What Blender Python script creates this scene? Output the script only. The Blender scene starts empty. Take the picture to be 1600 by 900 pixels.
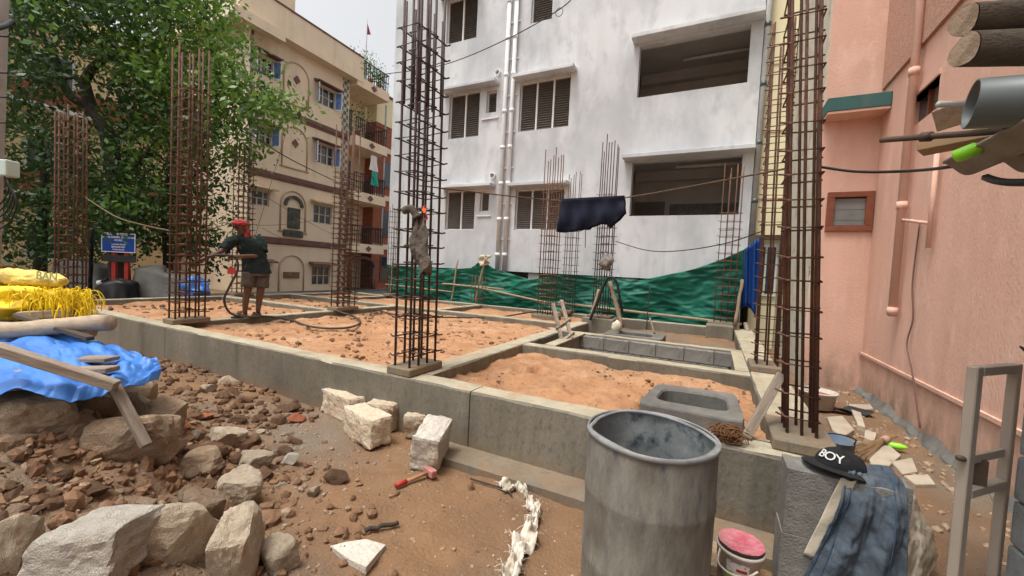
import bpy, bmesh, math, random
import numpy as np
from mathutils import Vector, Matrix, noise as mnoise
random.seed(7); rng = np.random.default_rng(7)
sc = bpy.context.scene
COL = sc.collection
# ---------------------------------------------------------------- camera
YAW, PIT, ROL, FPX = .4648, .04339, .0505, 632.3
cy_, sy_ = math.cos(YAW), math.sin(YAW)
FW = np.array([-sy_*math.cos(PIT), cy_*math.cos(PIT), -math.sin(PIT)])
r0_ = np.array([cy_, sy_, 0.]); u0_ = np.cross(r0_, FW)
RT = r0_*math.cos(ROL)+u0_*math.sin(ROL); UP = np.cross(RT, FW)
CAM = np.array([0, 0, 1.5])
cam = bpy.data.cameras.new('camera'); cam.sensor_width = 36; cam.lens = FPX/1600*36
cam.clip_start = .05; cam.clip_end = 500
co = bpy.data.objects.new('camera', cam); COL.objects.link(co); sc.camera = co
m3 = Matrix(((RT[0], UP[0], -FW[0]), (RT[1], UP[1], -FW[1]), (RT[2], UP[2], -FW[2])))
co.matrix_world = Matrix.Translation(CAM) @ m3.to_4x4()
# ---------------------------------------------------------------- sky, sun, exposure
SUN_EL, SUN_AZ = math.radians(70), math.radians(207)       # azimuth of the sun, clockwise from +Y
world = bpy.data.worlds.new('World'); sc.world = world; world.use_nodes = True
wn = world.node_tree.nodes; wl = world.node_tree.links
sky = wn.new('ShaderNodeTexSky'); sky.sky_type = 'NISHITA'; sky.sun_disc = False
sky.sun_elevation = SUN_EL; sky.sun_rotation = SUN_AZ; sky.dust_density = 6; sky.air_density = 1.2
hs = wn.new('ShaderNodeHueSaturation'); hs.inputs['Saturation'].default_value = .12
wl.new(sky.outputs[0], hs.inputs['Color']); wl.new(hs.outputs[0], wn['Background'].inputs[0])
wn['Background'].inputs[1].default_value = .15
sl = bpy.data.lights.new('sun', 'SUN'); sl.energy = 1.4; sl.angle = math.radians(14); sl.color = (1, .95, .86)
so = bpy.data.objects.new('sun', sl); COL.objects.link(so)
sd = Vector((math.sin(SUN_AZ)*math.cos(SUN_EL), math.cos(SUN_AZ)*math.cos(SUN_EL), math.sin(SUN_EL)))
so.rotation_euler = sd.to_track_quat('Z', 'Y').to_euler()
sc.view_settings.view_transform = 'Standard'; sc.view_settings.look = 'None'
sc.view_settings.exposure = .66; sc.view_settings.gamma = 1
# ---------------------------------------------------------------- pixel -> place helpers (reference photo 1600x900)
def ray(x, y): return FW+RT*(x-800)/FPX-UP*(y-450)/FPX
def ZP(x, y, z): d = ray(x, y); return CAM+d*(z-1.5)/d[2]
def YP(x, y, Y): d = ray(x, y); return CAM+d*Y/d[1]
def XP(x, y, X): d = ray(x, y); return CAM+d*X/d[0]
def PW(x, y, w): return CAM+ray(x, y)*w
# ---------------------------------------------------------------- materials
MATS = {}
def mat(name, c1, c2=None, scale=4., rough=.85, bump=0., bscale=30., stretch=(1, 1, 1), c3=None, s3=1.5, t3=(.5, .7), metal=0., jitter=0., detail=6., lo=.35, hi=.65, spec=.3, fine=None, streak=None, splash=None):
    if name in MATS: return MATS[name]
    m = bpy.data.materials.new(name); m.use_nodes = True; MATS[name] = m
    N = m.node_tree.nodes; L = m.node_tree.links; b = N['Principled BSDF']
    b.inputs['Roughness'].default_value = rough; b.inputs['Metallic'].default_value = metal
    b.inputs['Specular IOR Level'].default_value = spec
    if c2 is None: c2 = tuple(v*.75 for v in c1)
    tc = N.new('ShaderNodeTexCoord'); mp = N.new('ShaderNodeMapping'); mp.inputs['Scale'].default_value = stretch
    L.new(tc.outputs['Object'], mp.inputs[0])
    def nz(s, d=detail):
        n = N.new('ShaderNodeTexNoise'); n.inputs['Scale'].default_value = s; n.inputs['Detail'].default_value = d
        n.inputs['Roughness'].default_value = .62; L.new(mp.outputs[0], n.inputs['Vector']); return n
    def ramp(src, a, bb):
        r = N.new('ShaderNodeMapRange'); r.inputs[1].default_value = a; r.inputs[2].default_value = bb; L.new(src, r.inputs[0]); return r.outputs[0]
    def mix(f, a, bb):
        x = N.new('ShaderNodeMix'); x.data_type = 'RGBA'; L.new(f, x.inputs[0])
        for s, v in ((6, a), (7, bb)):
            if isinstance(v, tuple): x.inputs[s].default_value = (*v, 1)
            else: L.new(v, x.inputs[s])
        return x.outputs[2]
    c = mix(ramp(nz(scale).outputs[0], lo, hi), c1, c2)
    if c3 is not None: c = mix(ramp(nz(s3).outputs[0], *t3), c, c3)
    if fine is not None: c = mix(ramp(nz(fine[1], 3).outputs[0], .52, .72), c, fine[0])
    if streak is not None:                       # rain streaks: (colour, noise scale, strength)
        m2 = N.new('ShaderNodeMapping'); m2.inputs['Scale'].default_value = (1, 1, .05); L.new(tc.outputs['Object'], m2.inputs[0])
        n2 = N.new('ShaderNodeTexNoise'); n2.inputs['Scale'].default_value = streak[1]; n2.inputs['Detail'].default_value = 5; L.new(m2.outputs[0], n2.inputs['Vector'])
        mu = N.new('ShaderNodeMath'); mu.operation = 'MULTIPLY'; L.new(ramp(n2.outputs[0], .5, .75), mu.inputs[0]); L.new(ramp(nz(.5).outputs[0], .4, .6), mu.inputs[1])
        m4 = N.new('ShaderNodeMath'); m4.operation = 'MULTIPLY'; m4.inputs[1].default_value = streak[2]; L.new(mu.outputs[0], m4.inputs[0]); c = mix(m4.outputs[0], c, streak[0])
    if splash is not None:                       # dirt splashed up from the ground: (colour, height)
        sx = N.new('ShaderNodeSeparateXYZ'); L.new(tc.outputs['Object'], sx.inputs[0]); r2 = N.new('ShaderNodeMapRange'); r2.inputs[1].default_value = splash[1]; r2.inputs[2].default_value = .0; L.new(sx.outputs['Z'], r2.inputs[0])
        mu = N.new('ShaderNodeMath'); mu.operation = 'MULTIPLY'; L.new(r2.outputs[0], mu.inputs[0]); L.new(ramp(nz(5).outputs[0], .3, .65), mu.inputs[1]); c = mix(mu.outputs[0], c, splash[0])
    if jitter:
        oi = N.new('ShaderNodeObjectInfo'); hv = N.new('ShaderNodeHueSaturation')
        rr = N.new('ShaderNodeMapRange'); rr.inputs[3].default_value = 1-jitter; rr.inputs[4].default_value = 1+jitter
        L.new(oi.outputs['Random'], rr.inputs[0]); L.new(rr.outputs[0], hv.inputs['Value']); L.new(c, hv.inputs['Color']); c = hv.outputs[0]
    L.new(c, b.inputs['Base Color'])
    if bump:
        bp = N.new('ShaderNodeBump'); bp.inputs['Strength'].default_value = min(1, bump); bp.inputs['Distance'].default_value = .02*max(1, bump)
        L.new(nz(bscale, 8).outputs[0], bp.inputs['Height']); L.new(bp.outputs[0], b.inputs['Normal'])
    return m
def leafmat(name, c1, c2):
    m = mat(name, c1, c2, scale=.9, rough=.45, lo=.3, hi=.7, spec=.4)
    N = m.node_tree.nodes; L = m.node_tree.links; b = N['Principled BSDF']
    t = N.new('ShaderNodeBsdfTranslucent'); x = N.new('ShaderNodeMixShader'); x.inputs[0].default_value = .35
    src = b.inputs['Base Color'].links[0].from_socket; L.new(src, t.inputs[0])
    L.new(b.outputs[0], x.inputs[1]); L.new(t.outputs[0], x.inputs[2]); L.new(x.outputs[0], N['Material Output'].inputs[0]); return m
def glassmat():
    m = mat('window_glass', (.03, .035, .045), (.02, .02, .03), rough=.06, spec=.8); return m
M_conc = mat('old_concrete', (.20, .178, .138), (.125, .112, .088), scale=1.6, bump=.4, bscale=40, c3=(.22, .19, .135), s3=.9, t3=(.5, .72), stretch=(1, 1, .5), fine=((.12, .108, .085), 26), streak=((.08, .072, .058), 6, .8), splash=((.22, .14, .08), .16))
M_ctop = mat('cement_dust_toplight', (.41, .37, .27), (.31, .275, .20), scale=4, bump=.4, bscale=50, c3=(.21, .175, .12), s3=2.2, t3=(.54, .75), fine=((.34, .24, .15), 9))  # paler tops: dry cement dust, plus light from above painted into the colour
M_wet = mat('fresh_concrete', (.145, .14, .128), (.10, .096, .087), scale=5, bump=.3, bscale=70, c3=(.19, .18, .16), s3=2)
M_block = mat('concrete_block', (.23, .22, .20), (.15, .145, .13), scale=9, bump=.7, bscale=90, c3=(.31, .30, .27), s3=3, jitter=.12)
M_block2 = mat('grey_block_wall', (.33, .35, .36), (.25, .27, .28), scale=12, bump=.8, bscale=80, jitter=.1)
M_sand = mat('orange_sand', (.42, .225, .115), (.31, .155, .075), scale=2.5, bump=.9, bscale=28, c3=(.47, .30, .18), s3=1.3, t3=(.5, .75), fine=((.26, .135, .07), 14))
M_dirt = mat('brown_dirt', (.25, .14, .07), (.165, .093, .05), scale=1.6, bump=1.0, bscale=42, c3=(.18, .145, .11), s3=.75, t3=(.48, .66), fine=((.20, .135, .085), 110))
M_clod = mat('red_earth_clod', (.175, .098, .054), (.11, .062, .036), scale=7, bump=.8, bscale=30, jitter=.3)
M_gran = mat('granite', (.50, .42, .31), (.38, .30, .21), scale=4, bump=.9, bscale=26, c3=(.33, .2, .11), s3=2.2, t3=(.55, .75), jitter=.15, fine=((.56, .5, .42), 70))
M_gran2 = mat('pale_granite', (.55, .51, .44), (.43, .39, .33), scale=5, bump=.9, bscale=30, c3=(.40, .31, .2), s3=1.8, t3=(.55, .78), jitter=.1, fine=((.34, .32, .29), 80))
M_dust = mat('dusty_stone', (.33, .23, .145), (.24, .16, .1), scale=4, bump=.9, bscale=24, c3=(.4, .33, .25), s3=2, jitter=.25, fine=((.42, .33, .24), 50))
M_brick = mat('broken_brick', (.38, .12, .06), (.28, .09, .05), scale=8, bump=.7, jitter=.2)
M_rebar = mat('rusty_rebar', (.13, .062, .04), (.075, .038, .028), scale=14, rough=.75, c3=(.24, .095, .045), s3=4, t3=(.5, .7), bump=.4, bscale=160)
M_rebard = mat('dark_rebar', (.075, .045, .036), (.045, .03, .026), scale=12, rough=.65, c3=(.14, .06, .035), s3=5, t3=(.55, .75))
M_grey = mat('white_primer_plaster', (.55, .565, .585), (.43, .445, .465), scale=.8, bump=.06, bscale=14, stretch=(1, 1, .55), c3=(.63, .64, .65), s3=.6, t3=(.45, .6), fine=((.45, .46, .475), 2.6), lo=.4, hi=.62, streak=((.38, .39, .405), 3.5, .45))
M_white = mat('white_paint', (.78, .78, .78), (.70, .70, .70), scale=3)
M_shut = mat('brown_louvre', (.20, .175, .15), (.15, .13, .11), scale=5, rough=.5)
M_inner = mat('grey_inner_plaster', (.58, .55, .51), (.48, .455, .42), scale=2, bump=.1)
M_cream = mat('cream_paint', (.80, .66, .49), (.74, .60, .44), scale=.9, bump=.06, bscale=25, c3=(.66, .53, .38), s3=.5, t3=(.5, .8), streak=((.48, .38, .28), 3, .5))
M_maroon = mat('maroon_trim', (.19, .10, .085), (.14, .075, .065), scale=4)
M_groove = mat('cream_moulding', (.55, .41, .27), (.48, .35, .23), scale=3)
M_glass = glassmat()
M_frame = mat('cream_window_frame', (.62, .56, .46), (.55, .48, .38), scale=5, rough=.5)
M_blueg = mat('blue_shutter_glass', (.10, .17, .42), (.2, .3, .55), scale=6, rough=.15, spec=.7)
M_redb = mat('red_brick_cladding', (.33, .11, .065), (.25, .08, .05), scale=6, bump=.2)
M_yell = mat('pale_yellow_paint', (.80, .73, .50), (.74, .66, .43), scale=1.2)
M_pink = mat('salmon_paint', (.70, .44, .345), (.63, .385, .295), scale=1.1, bump=.4, bscale=55, stretch=(1, 1, .45), c3=(.54, .33, .245), s3=.9, t3=(.54, .82), fine=((.74, .49, .40), 4), streak=((.45, .28, .215), 4, .6), splash=((.25, .17, .115), .75))
M_stucco = mat('rough_salmon_stucco', (.60, .35, .26), (.44, .25, .18), scale=30, bump=1.5, bscale=45)
M_lime = mat('stained_lime_plaster', (.58, .55, .46), (.46, .42, .33), scale=2.5, bump=.4, bscale=30, c3=(.12, .11, .1), s3=5, t3=(.6, .68))
M_teal = mat('teal_painted_concrete', (.05, .13, .12), (.04, .10, .095), scale=4, c3=(.1, .16, .15), s3=2)
M_wood = mat('weathered_wood', (.30, .22, .15), (.20, .145, .10), scale=5, stretch=(6, 6, 1), bump=.5, bscale=20, jitter=.15)
M_woodx = mat('grey_timber', (.33, .27, .21), (.19, .15, .115), scale=3, stretch=(1, 7, 7), bump=.5, bscale=18, jitter=.15)
M_bark = mat('tree_bark', (.055, .042, .032), (.03, .025, .02), scale=6, bump=1, bscale=18, stretch=(1, 1, .3))
M_net = mat('green_shade_net', (.005, .12, .08), (.004, .085, .058), scale=3, rough=.55, bump=.3, bscale=8, c3=(.012, .16, .11), s3=1.5)
M_tarp = mat('blue_tarpaulin', (.05, .205, .60), (.035, .155, .5), scale=3, rough=.45, bump=.25, bscale=12, spec=.5, c3=(.13, .25, .5), s3=4, t3=(.62, .75))
M_ytarp = mat('yellow_woven_plastic', (.85, .62, .015), (.68, .47, .01), scale=8, rough=.5, bump=.3, bscale=40)
M_ysack = mat('pale_yellow_sack', (.74, .58, .13), (.62, .47, .12), scale=4, rough=.6, bump=.3, bscale=25, c3=(.60, .52, .33), s3=2)
M_navy = mat('navy_cotton', (.010, .013, .03), (.007, .009, .02), scale=5, rough=.95, bump=.3, bscale=60)
M_blackp = mat('black_plastic', (.012, .012, .013), (.02, .02, .02), rough=.45)
M_gcover = mat('grey_vehicle_cover', (.17, .165, .15), (.13, .125, .115), scale=3, bump=.2, bscale=12)
M_bamboo = mat('bamboo', (.33, .27, .18), (.24, .19, .12), scale=6, stretch=(5, 5, 1))
M_pvc = mat('grey_pvc', (.085, .10, .10), (.07, .083, .083), scale=3, rough=.38, spec=.5)
M_asb = mat('fibre_cement_sheet', (.30, .27, .235), (.2, .18, .155), scale=5, bump=.4, bscale=40)
M_alu = mat('primered_steel_tube', (.36, .30, .245), (.31, .26, .21), scale=4, rough=.5, c3=(.3, .23, .17), s3=6, t3=(.62, .75))
M_drum = mat('dusty_plastic_drum', (.20, .19, .162), (.13, .123, .108), scale=9, rough=.6, stretch=(2.2, 2.2, .7), c3=(.035, .06, .14), s3=6, t3=(.60, .69), fine=((.115, .098, .078), 3.0), bump=.25, bscale=40)
M_drumin = mat('cement_coated_drum', (.21, .225, .225), (.155, .17, .172), scale=7, rough=.5, c3=(.36, .38, .38), s3=3, fine=((.03, .04, .06), 13))
M_rim = mat('pale_drum_rim', (.25, .255, .25), (.15, .155, .155), scale=8, rough=.4)
M_denim = mat('faded_denim', (.08, .10, .125), (.038, .052, .07), scale=5, rough=.95, bump=.35, bscale=180, c3=(.19, .20, .19), s3=4, t3=(.5, .7))
M_shirt = mat('dusty_white_shirt', (.55, .50, .40), (.42, .37, .28), scale=6, bump=.3, bscale=20)
M_cap = mat('black_cap_cloth', (.010, .010, .011), (.016, .016, .017), scale=20, rough=.95, bump=.2, bscale=200)
M_let = mat('white_embroidery', (.62, .61, .58), (.5, .49, .46), scale=50)
M_signb = mat('blue_sign_paint', (.008, .06, .33), (.006, .05, .28), scale=3, rough=.4)
M_redp = mat('red_paint', (.40, .03, .02), (.3, .025, .02), scale=4, rough=.5)
M_skin = mat('brown_skin', (.15, .078, .05), (.11, .055, .036), scale=8, rough=.55)
M_polo = mat('dark_green_polo', (.015, .027, .027), (.011, .02, .02), scale=5, rough=.95, bump=.4, bscale=22)
M_short = mat('brown_grey_shorts', (.115, .095, .08), (.08, .066, .057), scale=5, rough=.95, bump=.4, bscale=22)
M_wrap = mat('red_head_cloth', (.40, .05, .05), (.27, .03, .033), scale=14, rough=.9, bump=.6, bscale=25, c3=(.6, .28, .25), s3=16, t3=(.6, .7))
M_rope = mat('coir_rope', (.16, .11, .065), (.10, .065, .04), scale=30, bump=.5, bscale=90)
M_hose = mat('dark_hose', (.045, .04, .034), (.07, .06, .05), scale=5, rough=.6)
M_wire = mat('black_cable', (.012, .012, .012), (.02, .02, .02), rough=.5)
M_coir = mat('brown_coir', (.17, .075, .03), (.10, .045, .02), scale=20)
M_wplast = mat('white_woven_plastic', (.66, .62, .54), (.44, .37, .28), scale=14, rough=.6, bump=.3, bscale=30)
M_green = mat('lime_green_plastic', (.28, .75, .02), (.24, .66, .02), rough=.35, spec=.5)
M_card = mat('brown_cardboard', (.36, .24, .13), (.3, .2, .11), scale=4)
M_pinkp = mat('pink_paint_residue', (.40, .075, .11), (.52, .24, .25), scale=9, rough=.5, c3=(.25, .02, .06), s3=7, t3=(.6, .7), bump=.4)
M_bucket = mat('dirty_white_bucket', (.55, .50, .45), (.42, .36, .32), scale=6, rough=.45)
M_tile = mat('broken_stone_slab', (.42, .36, .28), (.33, .28, .215), scale=5, bump=.3, bscale=40, jitter=.12)
M_straw = mat('broom_straw', (.27, .17, .09), (.19, .12, .06), scale=10)
M_asph = mat('street_asphalt', (.06, .058, .055), (.045, .043, .04), scale=6, bump=.3)
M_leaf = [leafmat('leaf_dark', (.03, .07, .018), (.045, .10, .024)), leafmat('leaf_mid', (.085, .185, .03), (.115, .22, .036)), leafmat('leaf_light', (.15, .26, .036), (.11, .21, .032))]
M_pole = mat('pole_concrete', (.40, .39, .37), (.31, .3, .29), scale=4, bump=.3)
M_box = mat('pale_green_box', (.50, .60, .56), (.45, .55, .51), scale=3, rough=.5)
# checkered quoin tiles
M_quoin = mat('checker_quoin_tile', (.5, .5, .45))
_N = M_quoin.node_tree.nodes; _L = M_quoin.node_tree.links
_ck = _N.new('ShaderNodeTexChecker'); _ck.inputs['Scale'].default_value = 5.2; _ck.inputs[1].default_value = (.52, .48, .38, 1); _ck.inputs[2].default_value = (.13, .14, .12, 1)
_tc = _N.new('ShaderNodeTexCoord'); _L.new(_tc.outputs['Object'], _ck.inputs[0]); _L.new(_ck.outputs[0], _N['Principled BSDF'].inputs['Base Color'])
# ---------------------------------------------------------------- mesh builder
def basis(d):
    d = d/np.linalg.norm(d); a = np.array([0, 0, 1.]) if abs(d[2]) < .9 else np.array([1., 0, 0])
    u = np.cross(a, d); u /= np.linalg.norm(u); return u, np.cross(d, u)
class MB:
    def __init__(s, xf=None): s.v = []; s.f = []; s.xf = xf
    def pts(s, P):
        k = len(s.v); s.v += [tuple(s.xf(*p)) if s.xf else tuple(p) for p in P]; return k
    def face(s, P): k = s.pts(P); s.f.append(tuple(range(k, k+len(P)))); return s
    def box(s, x0, x1, y0, y1, z0, z1):
        k = s.pts([(x0, y0, z0), (x1, y0, z0), (x1, y1, z0), (x0, y1, z0), (x0, y0, z1), (x1, y0, z1), (x1, y1, z1), (x0, y1, z1)])
        s.f += [tuple(k+i for i in q) for q in ((3, 2, 1, 0), (4, 5, 6, 7), (0, 1, 5, 4), (1, 2, 6, 5), (2, 3, 7, 6), (3, 0, 4, 7))]; return s
    def beam(s, a, b, w, h, up=(0, 0, 1)):          # bar of rectangular section from a to b
        a = np.array(a, float); b = np.array(b, float); d = (b-a)/np.linalg.norm(b-a)
        u = np.cross(np.array(up, float), d)
        if np.linalg.norm(u) < 1e-5: u = np.array([1., 0, 0])
        u /= np.linalg.norm(u); v = np.cross(d, u)
        q = [(-w/2, -h/2), (w/2, -h/2), (w/2, h/2), (-w/2, h/2)]
        k = s.pts([a+u*i+v*j for i, j in q]+[b+u*i+v*j for i, j in q])
        s.f += [tuple(k+i for i in t) for t in ((3, 2, 1, 0), (4, 5, 6, 7), (0, 1, 5, 4), (1, 2, 6, 5), (2, 3, 7, 6), (3, 0, 4, 7))]; return s
    def tube(s, P, r, n=8, caps=True, closed=False):
        P = [np.array(p, float) for p in P]; m = len(P); R = r if hasattr(r, '__len__') else [r]*m
        u = None; k = len(s.v)
        for i in range(m):
            if closed: d = P[(i+1) % m]-P[i-1]
            else: d = P[min(i+1, m-1)]-P[max(i-1, 0)]
            d = d/(np.linalg.norm(d)+1e-12)
            if u is None: u, v = basis(d)
            else:
                u = u-d*np.dot(u, d); u /= np.linalg.norm(u)+1e-12; v = np.cross(d, u)
            s.pts([P[i]+(u*math.cos(2*math.pi*j/n)+v*math.sin(2*math.pi*j/n))*R[i] for j in range(n)])
        for i in range(m if closed else m-1):
            i2 = (i+1) % m
            for j in range(n):
                j2 = (j+1) % n; s.f.append((k+i*n+j, k+i*n+j2, k+i2*n+j2, k+i2*n+j))
        if caps and not closed:
            s.f.append(tuple(k+j for j in range(n))[::-1]); s.f.append(tuple(k+(m-1)*n+j for j in range(n)))
        return s
    def loft(s, rings, caps=True):                  # rings of equal length
        n = len(rings[0]); k = len(s.v)
        for r in rings: s.pts(r)
        for i in range(len(rings)-1):
            for j in range(n):
                j2 = (j+1) % n; s.f.append((k+i*n+j, k+i*n+j2, k+(i+1)*n+j2, k+(i+1)*n+j))
        if caps: s.f.append(tuple(k+j for j in range(n))[::-1]); s.f.append(tuple(k+(len(rings)-1)*n+j for j in range(n)))
        return s
    def lathe(s, c, prof, n=32, caps=False):
        return s.loft([[(c[0]+r*math.cos(2*math.pi*j/n), c[1]+r*math.sin(2*math.pi*j/n), c[2]+z) for j in range(n)] for r, z in prof], caps)
    def grid(s, fn, nu, nv):
        k = s.pts([fn(i/nu, j/nv) for j in range(nv+1) for i in range(nu+1)])
        for j in range(nv):
            for i in range(nu):
                a = k+j*(nu+1)+i; s.f.append((a, a+1, a+nu+2, a+nu+1))
        return s
    def mesh(s, name, m, smooth=False, off=(0, 0, 0)):
        me = bpy.data.meshes.new(name); o = np.array(off)
        me.from_pydata([tuple(np.array(p)-o) for p in s.v], [], s.f); me.update()
        if m: me.materials.append(m)
        if smooth: me.polygons.foreach_set('use_smooth', [True]*len(me.polygons))
        return me
    def part(s, name, m, root, smooth=False, parent=None, label=None):   # root: the thing; parent: a part of it
        o = bpy.data.objects.new(name, s.mesh(name, m, smooth, ROOT.get(root.name, (0, 0, 0)))); COL.objects.link(o)
        o.parent = parent or root
        if label: o['label'] = label
        return o
    def one(s, name, m, loc, label, cat, group=None, smooth=False, kind=None):   # a thing that is one mesh
        o = bpy.data.objects.new(name, s.mesh(name, m, smooth, loc)); COL.objects.link(o); o.location = loc
        return tag(o, label, cat, group, kind)
ROOT = {}
def tag(o, label=None, cat=None, group=None, kind=None):
    if label: o['label'] = label
    if cat: o['category'] = cat
    if group: o['group'] = group
    if kind: o['kind'] = kind
    return o
def thing(name, label, cat, loc, group=None):
    o = bpy.data.objects.new(name, None); COL.objects.link(o); o.location = loc; o.empty_display_size = .1
    ROOT[o.name] = tuple(loc); return tag(o, label, cat, group)
def structure(mb, name, m, loc=(0, 0, 0), smooth=False, label=None):
    o = bpy.data.objects.new(name, mb.mesh(name, m, smooth, loc)); COL.objects.link(o); o.location = loc; o['kind'] = 'structure'
    if label: o['label'] = label
    return o
def child(name, me, parent, loc, rot=(0, 0, 0), scale=(1, 1, 1)):
    o = bpy.data.objects.new(name, me); COL.objects.link(o); o.parent = parent; o.location = loc; o.rotation_euler = rot; o.scale = scale; return o
def bevel(o, w=.006, seg=2):
    b = o.modifiers.new('bevel', 'BEVEL'); b.width = w; b.segments = seg; b.limit_method = 'ANGLE'; return o
def solid(o, t=.004):
    b = o.modifiers.new('solid', 'SOLIDIFY'); b.thickness = t; b.offset = 0; return o
def wrinkle(o, size, st, sub=1):
    if sub: q = o.modifiers.new('sub', 'SUBSURF'); q.levels = sub; q.render_levels = sub
    tx = bpy.data.textures.new('wrinkle', 'CLOUDS'); tx.noise_scale = size; tx.noise_depth = 3
    d = o.modifiers.new('wrinkle', 'DISPLACE'); d.texture = tx; d.strength = st; d.mid_level = .5; d.texture_coords = 'LOCAL'; return o
def smoothpath(P, n=6):
    P = [np.array(p, float) for p in P]; Q = [P[0]]+P+[P[-1]]; out = []
    for i in range(1, len(Q)-2):
        a, b, c, d = Q[i-1], Q[i], Q[i+1], Q[i+2]
        for k in range(n):
            t = k/n; out.append(.5*((2*b)+(-a+c)*t+(2*a-5*b+4*c-d)*t*t+(-a+3*b-3*c+d)*t**3))
    out.append(P[-1]); return out
def sagline(a, b, sag, n=18):
    a = np.array(a, float); b = np.array(b, float)
    return [a+(b-a)*t-np.array([0, 0, sag*4*t*(1-t)]) for t in np.linspace(0, 1, n)]
# ---------------------------------------------------------------- noise
def vnoise(x, y, seed=0):
    xi = np.floor(x).astype(np.int64); yi = np.floor(y).astype(np.int64); xf = x-xi; yf = y-yi
    def h(a, b):
        n = (a*374761393+b*668265263+seed*1442695041) & 0x7fffffff; n = ((n ^ (n >> 13))*1274126177) & 0x7fffffff; return ((n ^ (n >> 16)) & 0xffff)/65535.
    u = xf*xf*(3-2*xf); v = yf*yf*(3-2*yf)
    return (h(xi, yi)*(1-u)+h(xi+1, yi)*u)*(1-v)+(h(xi, yi+1)*(1-u)+h(xi+1, yi+1)*u)*v
def fbm(x, y, o=4, seed=0):
    s = 0; a = .5; x = np.asarray(x, float); y = np.asarray(y, float)
    for i in range(o): s = s+a*(vnoise(x*2**i, y*2**i, seed+i*17)-.5); a *= .5
    return s
def gauss(x, y, cx, cy, rx, ry, h): return h*np.exp(-((x-cx)/rx)**2-((y-cy)/ry)**2)
def gh(x, y):                                        # height of the dirt ground
    x = np.asarray(x, float); y = np.asarray(y, float)
    near = np.clip((x+9)/3, 0, 1)
    h = .06*fbm(x*1.3, y*1.3, 5, 3)*near+(.045*fbm(x*6, y*6, 3, 5)+.022*np.maximum(0, fbm(x*13, y*13, 2, 15)))*np.clip((x+7)/3, 0, 1)
    h = h+gauss(x, y, -4.4, .95, 1.15, .75, .40)+gauss(x, y, -2.85, .62, .95, .62, .36)+gauss(x, y, -3.6, 1.3, .6, .5, .16)+gauss(x, y, -4.9, 2.3, 1.6, .5, .10)+gauss(x, y, -6.3, 1.6, 1.2, .8, .3)
    m = gauss(x, y, -3.4, 1.0, 1.5, .9, 1.); h = h+m*(.22*fbm(x*5, y*5, 4, 9)+.16*fbm(x*13, y*13, 3, 29))
    return h-.01
def ghf(x, y): return float(gh(np.array([x]), np.array([y]))[0])
# ================================================================ GROUND AND STREET
def axis(a): return np.unique(np.round(np.concatenate(a), 4))
gx = axis([np.linspace(-160, -20, 15), np.linspace(-20, -8, 25), np.arange(-8, 2.2, .03), np.linspace(2.2, 160, 20)])
gy = axis([np.linspace(-160, -3, 15), np.linspace(-3, -.4, 14), np.arange(-.4, 3, .03), np.linspace(3, 11, 50), np.linspace(11, 160, 20)])
GX, GY = np.meshgrid(gx, gy); GZ = gh(GX, GY)
mb = MB(); mb.v = list(map(tuple, np.stack([GX, GY, GZ], -1).reshape(-1, 3))); nx = len(gx)
mb.f = [(j*nx+i, j*nx+i+1, (j+1)*nx+i+1, (j+1)*nx+i) for j in range(len(gy)-1) for i in range(nx-1)]
structure(mb, 'ground', M_dirt, smooth=True)
structure(MB().box(-17.3, -11.7, -60, 80, -.1, .03), 'street', M_asph)
# ================================================================ PLINTH
pl = thing('concrete_plinth', 'grey concrete plinth beams forming sand filled bays on the plot', 'plinth', (-5, 6, 0))
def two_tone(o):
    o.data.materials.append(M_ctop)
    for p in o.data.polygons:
        if p.normal.z > .85: p.material_index = 1  # upward faces take the dusty colour with top light painted in
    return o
def plinth_beam(x0, x1, y0, y1, z0=.05, z1=.5, name='beam', root=pl, parent=None):
    m = MB(); L = x1-x0 if x1-x0 > y1-y0 else y1-y0; alongx = x1-x0 > y1-y0; n = max(3, int(L/.16)); c = .014; rings = []
    W = (y1-y0) if alongx else (x1-x0); j = lambda s: random.uniform(-s, s)
    for i in range(n+1):
        t = i/n*L; e = 0 if i in (0, n) else 1
        q = [(j(.004)*e, z0), (W+j(.004)*e, z0), (W+j(.004)*e, z1-c+j(.006)), (W-c+j(.006)*e, z1+j(.004)*e), (c+j(.006)*e, z1+j(.004)*e), (j(.005)*e, z1-c+j(.006))]
        rings.append([(x0+t, y0+a, b) if alongx else (x1-a, y0+t, b) for a, b in q])
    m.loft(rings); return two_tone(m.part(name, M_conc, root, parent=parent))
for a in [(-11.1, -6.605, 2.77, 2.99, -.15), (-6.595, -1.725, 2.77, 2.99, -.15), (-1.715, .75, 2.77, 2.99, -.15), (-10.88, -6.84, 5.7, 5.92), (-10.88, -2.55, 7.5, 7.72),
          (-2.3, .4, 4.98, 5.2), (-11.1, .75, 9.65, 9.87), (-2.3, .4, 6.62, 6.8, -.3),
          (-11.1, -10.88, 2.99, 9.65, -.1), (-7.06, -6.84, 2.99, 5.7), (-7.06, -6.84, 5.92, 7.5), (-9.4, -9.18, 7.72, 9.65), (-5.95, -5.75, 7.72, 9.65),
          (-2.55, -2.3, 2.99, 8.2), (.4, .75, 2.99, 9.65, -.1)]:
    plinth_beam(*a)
MB().box(-2.05, .9, 2.5, 2.768, -.1, .045).part('footing_ledge', M_conc, pl)
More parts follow.
